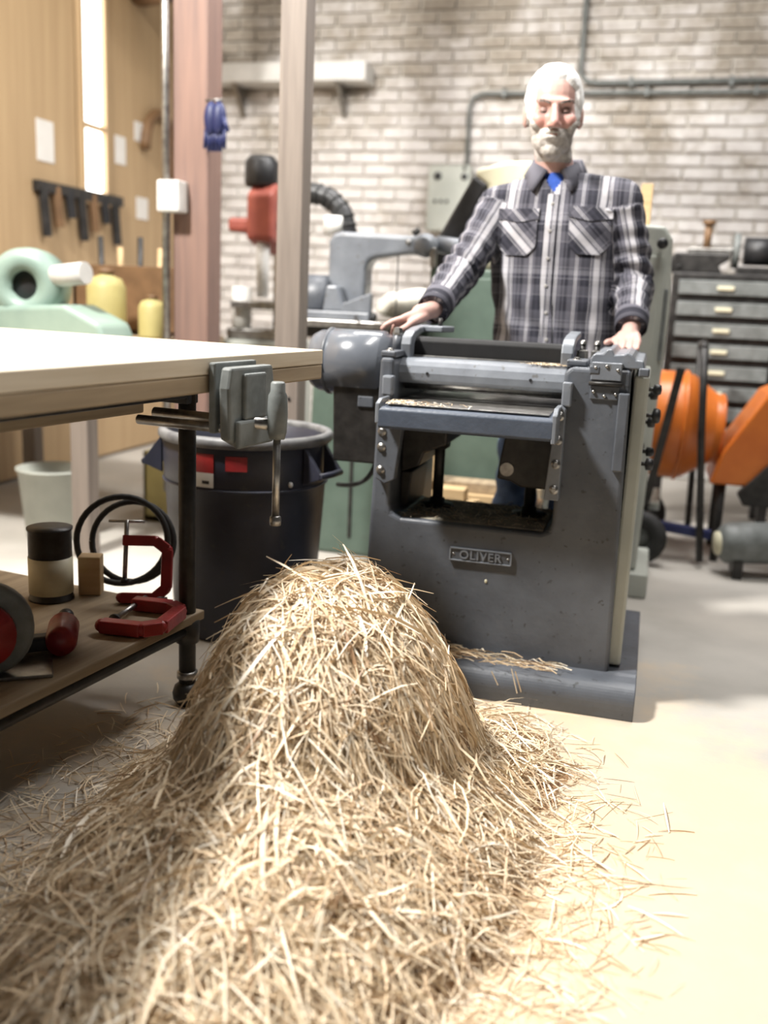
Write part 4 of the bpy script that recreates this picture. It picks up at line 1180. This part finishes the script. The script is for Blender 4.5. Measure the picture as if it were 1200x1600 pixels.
def blob(c, r, colr, k=1.0):
    d = np.sqrt((((loc - np.array(c)) / np.array(r)) ** 2).sum(1))
    wgt = np.clip(1.4 - d, 0, 1)[:, None] * k
    cols[:, :3] = cols[:, :3] * (1 - wgt) + np.array(colr) * wgt


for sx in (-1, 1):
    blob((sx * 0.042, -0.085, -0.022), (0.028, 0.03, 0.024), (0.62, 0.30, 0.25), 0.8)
    blob((sx * 0.032, -0.085, -0.002), (0.023, 0.03, 0.014), (0.30, 0.18, 0.155), 0.9)  # brow shade painted into the skin around the eyes
blob((0, -0.12, -0.03), (0.018, 0.02, 0.02), (0.64, 0.30, 0.26), 0.8)
blob((0, -0.09, 0.06), (0.05, 0.03, 0.03), (0.56, 0.35, 0.3), 0.6)
blob((0, -0.105, -0.0648), (0.020, 0.02, 0.005), (0.40, 0.17, 0.15), 1.0)
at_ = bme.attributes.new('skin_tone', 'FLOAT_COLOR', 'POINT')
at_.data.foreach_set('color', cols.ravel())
bme.polygons.foreach_set('use_smooth', [True] * len(bme.polygons))
bme.transform(Matrix.Translation(-PO))
bme.materials.clear()
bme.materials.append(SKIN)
bme.name = 'person'
person = bpy.data.objects.new('person', bme)
COL.objects.link(person)
person.location = PO
ORG[person.name] = PO
tag(person, 'white-haired bearded man in a grey plaid shirt standing behind the planer', 'person')


def shell(name, maskf, off, mt, jitter):
    """hair grown off the head: the head surface where maskf > 0, lifted by off*mask plus tufts"""
    vs, idx = [], {}
    bme.calc_loop_triangles()
    cand = np.nonzero((loc[:, 2] > -0.17) & (np.abs(loc[:, 0]) < 0.12) & (np.abs(loc[:, 1]) < 0.16))[0]
    mk = {}
    for i in cand:
        m_ = maskf(*loc[i])
        if m_ > 0:
            mk[int(i)] = m_
    faces = []
    for p in bme.polygons:
        if all(v in mk for v in p.vertices):
            f = []
            for v in p.vertices:
                if v not in idx:
                    idx[v] = len(vs)
                    ve = bme.vertices[v]
                    wco = ve.co + PO
                    n_ = noise.noise(Vector((wco.x * 260, wco.y * 260, wco.z * 70))) * jitter + noise.noise(wco * 40) * jitter
                    vs.append(ve.co + ve.normal * (off * mk[v] + n_ * mk[v] - 0.0015 * (1 - mk[v])))
                f.append(idx[v])
            faces.append(f)
    me = bpy.data.meshes.new(name)
    me.from_pydata(vs, [], faces)
    me.polygons.foreach_set('use_smooth', [True] * len(faces))
    me.materials.append(mt)
    o = bpy.data.objects.new(name, me)
    COL.objects.link(o)
    o.parent = person
    ORG[o.name] = PO
    return o


def hair_mask(x, y, z):
    front = sm(0.084, 0.100, z + 0.85 * max(0, abs(x) - 0.025) - 0.10 * max(0, y + 0.02))
    side = sm(-0.058, -0.035, y) * sm(-0.035, -0.012, z) * sm(0.052, 0.062, abs(x) + max(0, y) * 0.8)
    ear = sm(0.0, 1.0, (abs(x) > 0.0815) * (abs(y - 0.012) < 0.026) * (z < 0.028))
    back = sm(0.03, 0.05, y) * sm(-0.085, -0.06, z)
    return max(front, side, back) * (1 - ear)


def beard_mask(x, y, z):
    if z < -0.142 or y > 0.03 or abs(x) > 0.077:
        return 0
    line = -0.0475 + 0.95 * max(0, abs(x) - 0.040)
    m_ = sm(line + 0.004, line - 0.006, z) * sm(0.022, 0.0, y)
    nose = math.exp(-((x / 0.016) ** 4 + ((z + 0.040) / 0.006) ** 2))
    mouth = math.exp(-((x / 0.019) ** 4 + ((z + 0.0635) / 0.0048) ** 2))
    return m_ * (1 - 0.95 * mouth) * (1 - nose) * sm(-0.142, -0.118, z)


shell('hair', hair_mask, 0.012, HAIR, 0.0028)
shell('beard', beard_mask, 0.0055, BEARD, 0.0022)
for sx in (-1, 1):
    e = MB().ell(hd_((sx * 0.031, -0.0705, 0.001)), 0.0125 * HS, 18, 12).build('eye', mat('shaded_eye_white', (0.3, 0.27, 0.25), (0.25, 0.22, 0.2), 5, 0.6, bmp=0), person)  # eye white darkened, socket shade is in its colour
    d_ = HR @ Vector((0, -1, 0))
    MB().lathe([(0, 0.0132 * HS), (0.0035 * HS, 0.013 * HS), (0.0058 * HS, 0.0118 * HS), (0.006 * HS, 0.010 * HS)], hd_((sx * 0.031, -0.0705, 0.001)), d_, 16).build('iris', mat('dark_iris', (0.05, 0.04, 0.035), (0.02, 0.02, 0.02), 20, 0.15, bmp=0), e)
    lid = MB()
    c_ = Vector((sx * 0.031, -0.0705, 0.001))
    for j in range(7):
        for i in range(13):
            th, ph = radians(-88 + 88 * j / 6 * 0.98 + 0), radians(-75 + 150 * i / 12)
            # upper lid: a cap over the top third of the eyeball
            el = radians(-6 + 90 * j / 6)
            lid.V.append(tuple(hd_(c_ + Vector((sin(ph) * cos(el), -cos(ph) * cos(el), sin(el))) * 0.0142)))
    lid.F = [(j * 13 + i, j * 13 + i + 1, (j + 1) * 13 + i + 1, (j + 1) * 13 + i) for j in range(6) for i in range(12)]
    lid.S, lid.M = [True] * len(lid.F), [0] * len(lid.F)
    lid.build('eyelid', mat('shaded_lid_skin', (0.32, 0.2, 0.17), (0.28, 0.17, 0.145), 20, 0.5, bmp=0), person)  # lid colour darkened to carry the shade under the brow
    br = MB()
    for k in range(90):
        t = random.random()
        p = hd_((sx * (0.014 + 0.036 * t), -0.0935 + 0.016 * t * t, 0.021 + 0.006 * sin(t * 2.4) + random.uniform(-0.003, 0.003)))
        q = p + HR @ Vector((sx * random.uniform(0.005, 0.010), -0.003, random.uniform(0.0, 0.005)))
        br.tube([p, q], [0.0011, 0.0003], 4)
    br.build('eyebrow', mat('grey_brow_hair', (0.26, 0.22, 0.2), (0.17, 0.145, 0.13), 40, 0.7, bmp=0), person)

# shirt: one continuous surface, check pattern follows trunk and sleeves
T = MB()
rings = [(0.80, -0.335, 3.465, 0.212, 0.140), (0.86, -0.335, 3.462, 0.212, 0.140), (0.98, -0.337, 3.458, 0.212, 0.142), (1.10, -0.342, 3.455, 0.217, 0.145), (1.25, -0.350, 3.452, 0.225, 0.146), (1.36, -0.355, 3.452, 0.228, 0.140), (1.43, -0.360, 3.453, 0.215, 0.124), (1.485, -0.366, 3.455, 0.165, 0.104), (1.53, -0.370, 3.456, 0.105, 0.088), (1.565, -0.374, 3.455, 0.078, 0.078)]
nn = 48
tv = []
for z, cx, cy, rx, ry in rings:
    for k in range(nn):
        a = 2 * pi * k / nn
        c_, s_ = cos(a), sin(a)
        tv.append((cx + rx * abs(c_) ** 0.8 * (1 if c_ > 0 else -1), cy + ry * abs(s_) ** 0.8 * (1 if s_ > 0 else -1), z))
tf = [(i * nn + k, i * nn + (k + 1) % nn, (i + 1) * nn + (k + 1) % nn, (i + 1) * nn + k) for i in range(len(rings) - 1) for k in range(nn)]
tf += [tuple(range(nn)), tuple(range((len(rings) - 1) * nn, len(rings) * nn))]
T.add(tv, tf, True)
T.cap((-0.38, 3.46, 1.505), (-0.56, 3.44, 1.425), 0.058, 0.072)
T.cap((-0.36, 3.46, 1.50), (-0.155, 3.44, 1.455), 0.058, 0.072)
SLV = []
for S_, E_, W_ in ((SR, ER, WR), (SL, EL, WL)):
    S_, E_, W_ = Vector(S_), Vector(E_), Vector(W_)
    W2 = E_.lerp(W_, 0.97)
    T.cap(S_, E_, 0.076, 0.062)
    T.tube([E_, E_.lerp(W2, 0.5), W2], [0.062, 0.058, 0.048], 20)
    T.ell(E_, 0.062, 16, 10)
    SLV.append((S_, E_, W2))
sme = remesh(T, 0.0065, 6)


def seg_param(p, a, b):
    ab = b - a
    t = max(0, min(1, (p - a).dot(ab) / ab.length_squared))
    return t, (p - a - ab * t).length


cl, keep = [], []
bm = bmesh.new()
bm.from_mesh(sme)
bm.verts.ensure_lookup_table()
bm.normal_update()
info = []
for v in bm.verts:
    p = v.co.copy()
    best = ('t', 0, 0)
    uv = (p.x + 0.365, p.z, 0)
    fold = 0
    for si, (S_, E_, W_) in enumerate(SLV):
        outer = (p.x < S_.x + 0.045) if si == 0 else (p.x > S_.x - 0.045)
        t1, d1 = seg_param(p, S_, E_)
        t2, d2 = seg_param(p, E_, W_)
        L1, L2 = (E_ - S_).length, (W_ - E_).length
        inarm = (d1 < 0.088 and t1 > 0.05 and outer) or (d2 < 0.08 and t2 > 0.05)
        if not inarm:
            continue
        if d1 <= d2:
            c0, ax_, along, rad = S_.lerp(E_, t1), (E_ - S_).normalized(), t1 * L1, 0.072
        else:
            c0, ax_, along, rad = E_.lerp(W_, t2), (W_ - E_).normalized(), L1 + t2 * L2, 0.056
        ref = Vector((0, -1, 0.0))
        a1 = (ref - ax_ * ref.dot(ax_)).normalized()
        a2 = ax_.cross(a1)
        rv = p - c0
        ang = atan2(rv.dot(a2), rv.dot(a1))
        uv = (ang * rad * 1.05 + 0.03, -along, 0)
        # gathered folds, deepest inside the elbow
        el = math.exp(-((along - L1) / 0.09) ** 2)
        fold = (0.006 * el + 0.0025) * sin(along * 105 + ang * 2.2 + 4 * noise.noise(p * 7)) + 0.006 * noise.noise(p * 11)
        break
    else:
        drape = sm(1.38, 1.0, p.z)
        fold = 0.0035 * sin((p.x + 0.3 * noise.noise(Vector((p.x * 3, 0, p.z * 2)))) * 75) * drape + 0.009 * noise.noise(p * 5.5) + 0.003 * noise.noise(p * 16)
    info.append((uv, fold))
for v, (uv, fold) in zip(bm.verts, info):
    v.co += v.normal * fold
lay = bm.verts.layers.float_vector.new('cloth')
for v, (uv, fold) in zip(bm.verts, info):
    v[lay] = Vector(uv)
# open neck
NV = Vector((-0.368, 0, 1.465))
dele = [f for f in bm.faces if f.calc_center_median().y < 3.46 and f.calc_center_median().z > NV.z and abs(f.calc_center_median().x - NV.x) < (f.calc_center_median().z - NV.z) * 0.62]
dele += [f for f in bm.faces if f.calc_center_median().z > 1.553]
dele += [f for f in bm.faces if f.calc_center_median().z < 0.806]
bmesh.ops.delete(bm, geom=list(set(dele)), context='FACES')
bm.to_mesh(sme)
tree = BVHTree.FromBMesh(bm)
bm.free()
sme.transform(Matrix.Translation(-PO))
sme.polygons.foreach_set('use_smooth', [True] * len(sme.polygons))
sme.materials.clear()
sme.materials.append(PLAID)
sme.name = 'shirt'
shirt = bpy.data.objects.new('shirt', sme)
COL.objects.link(shirt)
shirt.parent = person
ORG[shirt.name] = PO
shirt['label'] = 'grey and white plaid flannel shirt'


def sfront(x, z):
    h = tree.ray_cast(Vector((x, 2.5, z)), Vector((0, 1, 0)))
    return h[0].y if h[0] else 3.32


def cloth_patch(name, poly_grid, th, uvf, parent):
    """poly_grid[j][i] = (x, z); laid on the shirt front, th thick"""
    nj, ni = len(poly_grid), len(poly_grid[0])
    V, U = [], []
    for lv in (0, 1):
        for row in poly_grid:
            for x, z in row:
                V.append(Vector((x, sfront(x, z) - (th if lv else -0.002), z)) - PO)
                U.append(uvf(x, z))
    N = nj * ni
    F = []
    for j in range(nj - 1):
        for i in range(ni - 1):
            q = (j * ni + i, j * ni + i + 1, (j + 1) * ni + i + 1, (j + 1) * ni + i)
            F += [tuple(N + k for k in q)]
    edge = [i for i in range(ni)] + [j * ni + ni - 1 for j in range(1, nj)] + [(nj - 1) * ni + i for i in range(ni - 2, -1, -1)] + [j * ni for j in range(nj - 2, 0, -1)]
    for a, b_ in zip(edge, edge[1:] + edge[:1]):
        F.append((a, b_, b_ + N, a + N))
    me = bpy.data.meshes.new(name)
    me.from_pydata(V, [], F)
    a_ = me.attributes.new('cloth', 'FLOAT_VECTOR', 'POINT')
    a_.data.foreach_set('vector', [q for u in U for q in u])
    me.materials.append(PLAID)
    bm = bmesh.new()
    bm.from_mesh(me)
    bmesh.ops.recalc_face_normals(bm, faces=bm.faces)
    bm.to_mesh(me)
    bm.free()
    o = bpy.data.objects.new(name, me)
    COL.objects.link(o)
    o.parent = parent
    return o


def bias(x, z):
    return ((x + z) * 0.7071 + 0.02, (z - x) * 0.7071, 0)


for cx, cz in ((-0.475, 1.335), (-0.238, 1.345)):
    g = []
    for j in range(13):
        t = j / 12
        z = cz + 0.072 - 0.145 * t
        hw = 0.066 if t < 0.8 else 0.066 - 0.03 * (t - 0.8) / 0.2
        g.append([(cx + hw * (2 * i / 10 - 1), z) for i in range(11)])
    pk = cloth_patch('pocket', g, 0.006, bias, shirt)
    g = [[(cx + 0.069 * (2 * i / 10 - 1), cz + 0.078 - 0.045 * j / 4 * (1 - 0.25 * abs(2 * i / 10 - 1))) for i in range(11)] for j in range(5)]
    cloth_patch('pocket_flap', g, 0.010, lambda x, z: bias(x + 0.05, z), shirt)
g = [[(-0.365 - 0.018 + 0.036 * i / 4 + 0.02 * sm(1.2, 0.9, 1.46 - 0.62 * j / 40 + 0), 1.462 - 0.62 * j / 40) for i in range(5)] for j in range(41)]
cloth_patch('placket', g, 0.005, lambda x, z: (x + 0.365 + 0.02, z, 0), shirt)
for k in range(6):
    z = 1.43 - k * 0.088
    x = -0.365 + 0.02 * sm(1.2, 0.9, z)
    yy = sfront(x, z) - 0.0055
    MB().lathe([(0, 0.002), (0.004, 0.003), (0.0058, 0.002), (0.006, 0)], (x, yy, z), (0, -1, 0), 14).build('button', mat('grey_button', (0.4, 0.38, 0.36), (0.3, 0.29, 0.28), 20, 0.3, bmp=0), shirt)
# cuffs
for S_, E_, W_ in SLV:
    d_ = (W_ - E_).normalized()
    c0 = W_ - d_ * 0.055
    m_ = MB().lathe([(0.050, 0), (0.056, 0.0), (0.055, 0.030), (0.052, 0.062), (0.049, 0.066), (0.047, 0.060), (0.047, 0)], c0, d_, 32, closed=True)
    m_.V = [tuple(Vector(v) + noise.noise_vector(Vector(v) * 14) * 0.004) for v in m_.V]
    cu = m_.build('cuff', PLAID, shirt)
    a_ = cu.data.attributes.new('cloth', 'FLOAT_VECTOR', 'POINT')
    al = [(((v.co + PO) - c0).dot(d_)) for v in cu.data.vertices]
    a_.data.foreach_set('vector', [q for a in al for q in (0.05 + 0.02 * a, a * 1.8 + 0.02, 0)])
# collar
NC = Vector((-0.374, 3.452, 0))
cv, cuv = [], []
na = 37
for i in range(na):
    a = radians(-90 + 16 + (360 - 32) * i / (na - 1))      # gap at the front
    fr = abs(2 * i / (na - 1) - 1)                           # 1 at the two front ends
    c_, s_ = cos(a), sin(a)
    pt = sm(0.72, 1.0, fr)
    top_ = (NC.x + 0.073 * c_, NC.y + 0.074 * s_, 1.585 - 0.058 * fr ** 2.5)
    mid_ = (NC.x + 0.082 * c_, NC.y + 0.083 * s_, 1.592 - 0.055 * fr ** 2.5)
    low_ = (NC.x + (0.106 + 0.0 * pt) * c_ + 0.030 * pt * (1 if c_ > 0 else -1), NC.y + (0.102 + 0.018 * pt) * s_, 1.548 - 0.058 * fr ** 2 - 0.022 * pt)
    ins_ = (NC.x + 0.075 * c_, NC.y + 0.076 * s_, 1.535 - 0.03 * fr)
    for p in (ins_, top_, mid_, low_):
        cv.append(Vector(p) - PO)
    for q in (0, 0.04, 0.045, 0.10):
        cuv.append((0.06 + q * 0.3, a * 0.03, 0))
cf = [(i * 4 + k, (i + 1) * 4 + k, (i + 1) * 4 + k + 1, i * 4 + k + 1) for i in range(na - 1) for k in range(3)]
me = bpy.data.meshes.new('collar')
me.from_pydata(cv, [], cf)
a_ = me.attributes.new('cloth', 'FLOAT_VECTOR', 'POINT')
a_.data.foreach_set('vector', [q for u in cuv for q in u])
me.polygons.foreach_set('use_smooth', [True] * len(cf))
me.materials.append(PLAID)
co_ = bpy.data.objects.new('collar', me)
COL.objects.link(co_)
co_.parent = shirt
so = co_.modifiers.new('thick', 'SOLIDIFY')
so.thickness = 0.004
# blue undershirt in the open neck
us = MB()
uv_ = []
for z, cx, cy, rx, ry in [(r[0], r[1], r[2], r[3] * 0.93 - 0.004, r[4] * 0.93 - 0.004) for r in rings if r[0] > 1.3][:-1]:
    for k in range(nn):
        a = 2 * pi * k / nn
        uv_.append((cx + rx * cos(a), cy + ry * sin(a), z))
nr = len(uv_) // nn
uv_ += [(-0.372 + 0.074 * cos(2 * pi * k / nn), 3.455 + 0.076 * sin(2 * pi * k / nn), 1.535) for k in range(nn)]
us.add(uv_, [(i * nn + k, i * nn + (k + 1) % nn, (i + 1) * nn + (k + 1) % nn, (i + 1) * nn + k) for i in range(nr) for k in range(nn)], True)
us.build('undershirt', BLUE, person)
# jeans and shoes
J = MB()
J.ell((-0.335, 3.47, 0.93), (0.195, 0.135, 0.14), 24, 14)
for hx, kx, fx in ((-0.43, -0.43, -0.44), (-0.245, -0.235, -0.22)):
    J.cap((hx, 3.47, 0.88), (kx, 3.45, 0.48), 0.102, 0.078)
    J.tube([(kx, 3.45, 0.48), (fx, 3.475, 0.06)], [0.078, 0.072], 20)
jm = remesh(J, 0.009, 5)
jn = [(v.co + v.normal * (0.010 * noise.noise(v.co * 9) + 0.005 * sin(v.co.z * 60 + v.co.x * 30))) for v in jm.vertices]
jm.vertices.foreach_set('co', [q for v in jn for q in v])
jm.transform(Matrix.Translation(-PO))
jm.polygons.foreach_set('use_smooth', [True] * len(jm.polygons))
jm.materials.clear()
jm.materials.append(DENIM)
jm.name = 'jeans'
je = bpy.data.objects.new('jeans', jm)
COL.objects.link(je)
je.parent = person
for fx in (-0.44, -0.22):
    s_ = MB().ell((fx + 0.005, 3.40, 0.055), (0.052, 0.145, 0.055), 20, 12)
    s_.V = [(v[0], v[1], max(v[2], 0.004)) for v in s_.V]
    s_.build('shoe', BROWN, person)

# ------------------------------------------------------------------ heap of shavings
rng = np.random.default_rng(11)


def hf(x, y):
    dx, dy = x + 0.665, y - 1.98
    r = np.sqrt((dx / np.where(dx > 0, 1.02, 0.72)) ** 2 + (dy / np.where(dy < 0, 1.55, 0.95)) ** 2)
    dome = 0.47 * np.clip(1 - (r / 0.40) ** 2.7, 0, None)
    r2 = np.sqrt(((x + 0.64) / np.where(x > -0.64, 0.54, 0.44)) ** 2 + ((y - 1.75) / np.where(y < 1.75, 0.88, 0.5)) ** 2)
    cone = 0.33 * np.clip(1 - r2, 0, None) ** 1.15
    s3 = 0.05 * np.exp(-(((x + 0.36) / 0.26) ** 2 + ((y - 2.15) / 0.28) ** 2))
    k = 0.10
    a, b = dome, cone + s3
    body_ = np.log(np.exp(a / k) + np.exp(b / k)) * k - k * np.log(2.0) * np.exp(-np.abs(a - b) / k)
    lump = 0.012 * np.sin(x * 17 + 3 * np.sin(y * 9)) * np.sin(y * 15 + 2) * np.clip(body_ * 8, 0, 1)
    return np.maximum(body_ + lump - 0.014, 0.0)


def grad(x, y, e=0.006):
    return (hf(x + e, y) - hf(x - e, y)) / (2 * e), (hf(x, y + e) - hf(x, y - e)) / (2 * e)


def straws(n, xr, yr, accept, lmin, lmax, wmin, wmax, lift, flow, segs=4, floorh=False):
    xs, ys_ = [], []
    tot = 0
    while tot < n:
        x = rng.uniform(*xr, n)
        y = rng.uniform(*yr, n)
        gx, gy = grad(x, y)
        k = rng.random(n) < accept(x, y, np.sqrt(1 + gx * gx + gy * gy))
        xs.append(x[k])
        ys_.append(y[k])
        tot += int(k.sum())
    x, y = np.concatenate(xs)[:n], np.concatenate(ys_)[:n]
    gx, gy = grad(x, y)
    st = np.sqrt(gx * gx + gy * gy)
    down = np.arctan2(-gy, -gx)
    isflow = rng.random(n) < flow * np.clip(st / 1.2, 0, 1)
    ang = np.where(isflow, down + rng.normal(0, 0.55, n), rng.uniform(0, 2 * pi, n))
    L = rng.uniform(lmin, lmax, n) * np.where(rng.random(n) < 0.12, 1.4, 1.0)
    W = rng.uniform(wmin, wmax, n)
    curl = rng.normal(0, 2.2, n)
    l0 = rng.uniform(0.0, lift, n)
    l1 = l0 + rng.normal(0, 0.16, n) * L * 0.35
    arch = np.abs(rng.normal(0, 0.10, n)) * L
    P_ = []
    cx, cy = x.copy(), y.copy()
    a = ang - curl * L / 2
    step = L / segs
    # walk backwards to the start so the sample sits mid-strip
    gm = np.sqrt(1 + (gx * np.cos(ang) + gy * np.sin(ang)) ** 2)
    cx -= np.cos(ang) * L / 2 / gm
    cy -= np.sin(ang) * L / 2 / gm
    for i in range(segs + 1):
        t = i / segs
        z = hf(cx, cy) + np.maximum(0.0015, l0 + (l1 - l0) * t) + arch * 4 * t * (1 - t) * 0.6
        P_.append(np.stack([cx, cy, z], 1))
        g1, g2 = grad(cx, cy)
        m_ = np.sqrt(1 + (g1 * np.cos(a) + g2 * np.sin(a)) ** 2)
        cx = cx + np.cos(a) * step / m_
        cy = cy + np.sin(a) * step / m_
        a = a + curl * step * 2
    P_ = np.stack(P_, 1)
    # blend with the straight chord so that some strips spring off the heap
    spring = rng.random(n)[:, None, None] ** 5 * 0.7
    tt = np.linspace(0, 1, segs + 1)[None, :, None]
    tan0 = P_[:, 1:2] - P_[:, 0:1]
    ext = P_[:, 0:1] + tan0 * tt * segs
    P_ = P_ * (1 - spring) + np.maximum(ext, P_ * np.array([1, 1, 0.999])) * 0 + spring * np.where(ext[..., 2:3] >= P_[..., 2:3], ext, P_)
    P_[..., 2] = np.maximum(P_[..., 2], 0.002)
    d = np.gradient(P_, axis=1)
    d /= np.linalg.norm(d, axis=2, keepdims=True) + 1e-9
    nrm = np.stack([-gx, -gy, np.ones(n)], 1)
    nrm /= np.linalg.norm(nrm, axis=1, keepdims=True)
    side = np.cross(nrm[:, None, :], d)
    tw = rng.normal(0, 0.8, n)[:, None, None] + rng.normal(0, 0.6, n)[:, None, None] * tt
    wv = side * np.cos(tw) + nrm[:, None, :] * np.sin(tw)
    taper = np.array([0.6] + [1.0] * (segs - 1) + [0.5])[None, :, None]
    wv = wv * W[:, None, None] / 2 * taper
    V = np.stack([P_ - wv, P_ + wv], 2).reshape(-1, 3)
    V[:, 2] = np.maximum(V[:, 2], 0.001)
    b0 = (np.arange(n) * (segs + 1) * 2)[:, None] + (np.arange(segs) * 2)[None, :]
    F = np.stack([b0, b0 + 1, b0 + 3, b0 + 2], 2).reshape(-1, 4)
    tone = np.repeat(np.clip(rng.normal(0.55, 0.22, n), 0, 1), (segs + 1) * 2)
    return V, F, tone


def stuff_mesh(name, parts, label, cat):
    V = np.concatenate([p[0] for p in parts])
    offs = np.cumsum([0] + [len(p[0]) for p in parts[:-1]])
    F = np.concatenate([p[1] + o_ for p, o_ in zip(parts, offs)])
    T_ = np.concatenate([p[2] for p in parts])
    me = bpy.data.meshes.new(name)
    me.vertices.add(len(V))
    me.vertices.foreach_set('co', V.astype(np.float32).ravel())
    me.loops.add(F.size)
    me.loops.foreach_set('vertex_index', F.astype(np.int32).ravel())
    me.polygons.add(len(F))
    me.polygons.foreach_set('loop_start', np.arange(0, F.size, 4, dtype=np.int32))
    me.polygons.foreach_set('loop_total', np.full(len(F), 4, dtype=np.int32))
    me.update(calc_edges=True)
    a_ = me.attributes.new('tone', 'FLOAT', 'POINT')
    a_.data.foreach_set('value', T_.astype(np.float32))
    me.materials.append(STRAW)
    o = bpy.data.objects.new(name, me)
    COL.objects.link(o)
    return tag(o, label, cat, kind='stuff')


# core under the loose strips, toned dark to paint shade into the gaps
gxs, gys = np.linspace(-1.25, 0.1, 90), np.linspace(0.6, 2.55, 120)
GX, GY = np.meshgrid(gxs, gys)
GZ = np.maximum(hf(GX, GY) - 0.006, -0.01)
CV = np.stack([GX, GY, GZ], 2).reshape(-1, 3)
ci = np.arange(len(gys) * len(gxs)).reshape(len(gys), len(gxs))
CF = np.stack([ci[:-1, :-1], ci[:-1, 1:], ci[1:, 1:], ci[1:, :-1]], 2).reshape(-1, 4)
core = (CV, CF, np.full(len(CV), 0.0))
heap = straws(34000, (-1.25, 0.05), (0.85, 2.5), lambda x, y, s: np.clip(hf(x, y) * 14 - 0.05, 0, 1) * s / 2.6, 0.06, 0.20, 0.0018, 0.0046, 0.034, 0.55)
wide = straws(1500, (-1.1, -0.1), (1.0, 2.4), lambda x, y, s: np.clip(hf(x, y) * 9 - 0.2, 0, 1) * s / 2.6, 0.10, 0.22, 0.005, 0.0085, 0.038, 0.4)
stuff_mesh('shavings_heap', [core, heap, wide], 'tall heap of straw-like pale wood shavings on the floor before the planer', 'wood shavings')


def fl_acc(x, y, s):
    d = np.sqrt(((x + 0.60) / 0.50) ** 2 + ((y - 1.6) / 0.75) ** 2)
    return np.clip(1.65 - d, 0, 1) ** 1.6 * np.where(hf(x, y) > 0.03, 0.25, 1.0)


loose = straws(5500, (-1.6, 0.75), (0.75, 2.52), fl_acc, 0.025, 0.10, 0.0015, 0.004, 0.004, 0.0)
stuff_mesh('scattered_shavings', [loose], 'loose pale wood shavings scattered on the floor around the heap', 'wood shavings')
# a wisp caught on the planer foot
WV, WF, WT = [], [], []
for i in range(150):
    x = -0.56 + 0.40 * random.random() ** 1.3
    y, z = random.uniform(2.552, 2.625), 0.106 + 0.03 * random.random() * (1 - (x + 0.56) / 0.45)
    a = rg(0, 0.35)
    L = random.uniform(0.03, 0.09)
    hang = random.random() < 0.06
    pts = []
    for k in range(4):
        t = k / 3 - 0.5
        if hang:
            pts.append(Vector((x + 0.02 * t, 2.545 - 0.012 + 0.01 * t, 0.075 - L * t)))
        else:
            pts.append(Vector((x + cos(a) * L * t, y + sin(a) * L * t * 0.5, z + 0.01 * (0.25 - t * t) * 4 * random.random())))
    n0 = len(WV)
    for p in pts:
        WV += [p + Vector((0.0012, 0, 0.0012)), p - Vector((0.0012, 0, 0.0012))]
    WF += [(n0 + 2 * k, n0 + 2 * k + 1, n0 + 2 * k + 3, n0 + 2 * k + 2) for k in range(3)]
    WT += [random.random()] * 8
stuff_mesh('caught_shavings', [(np.array([tuple(v) for v in WV]), np.array(WF), np.array(WT))], 'wisp of shavings caught on the rounded foot of the planer', 'wood shavings')
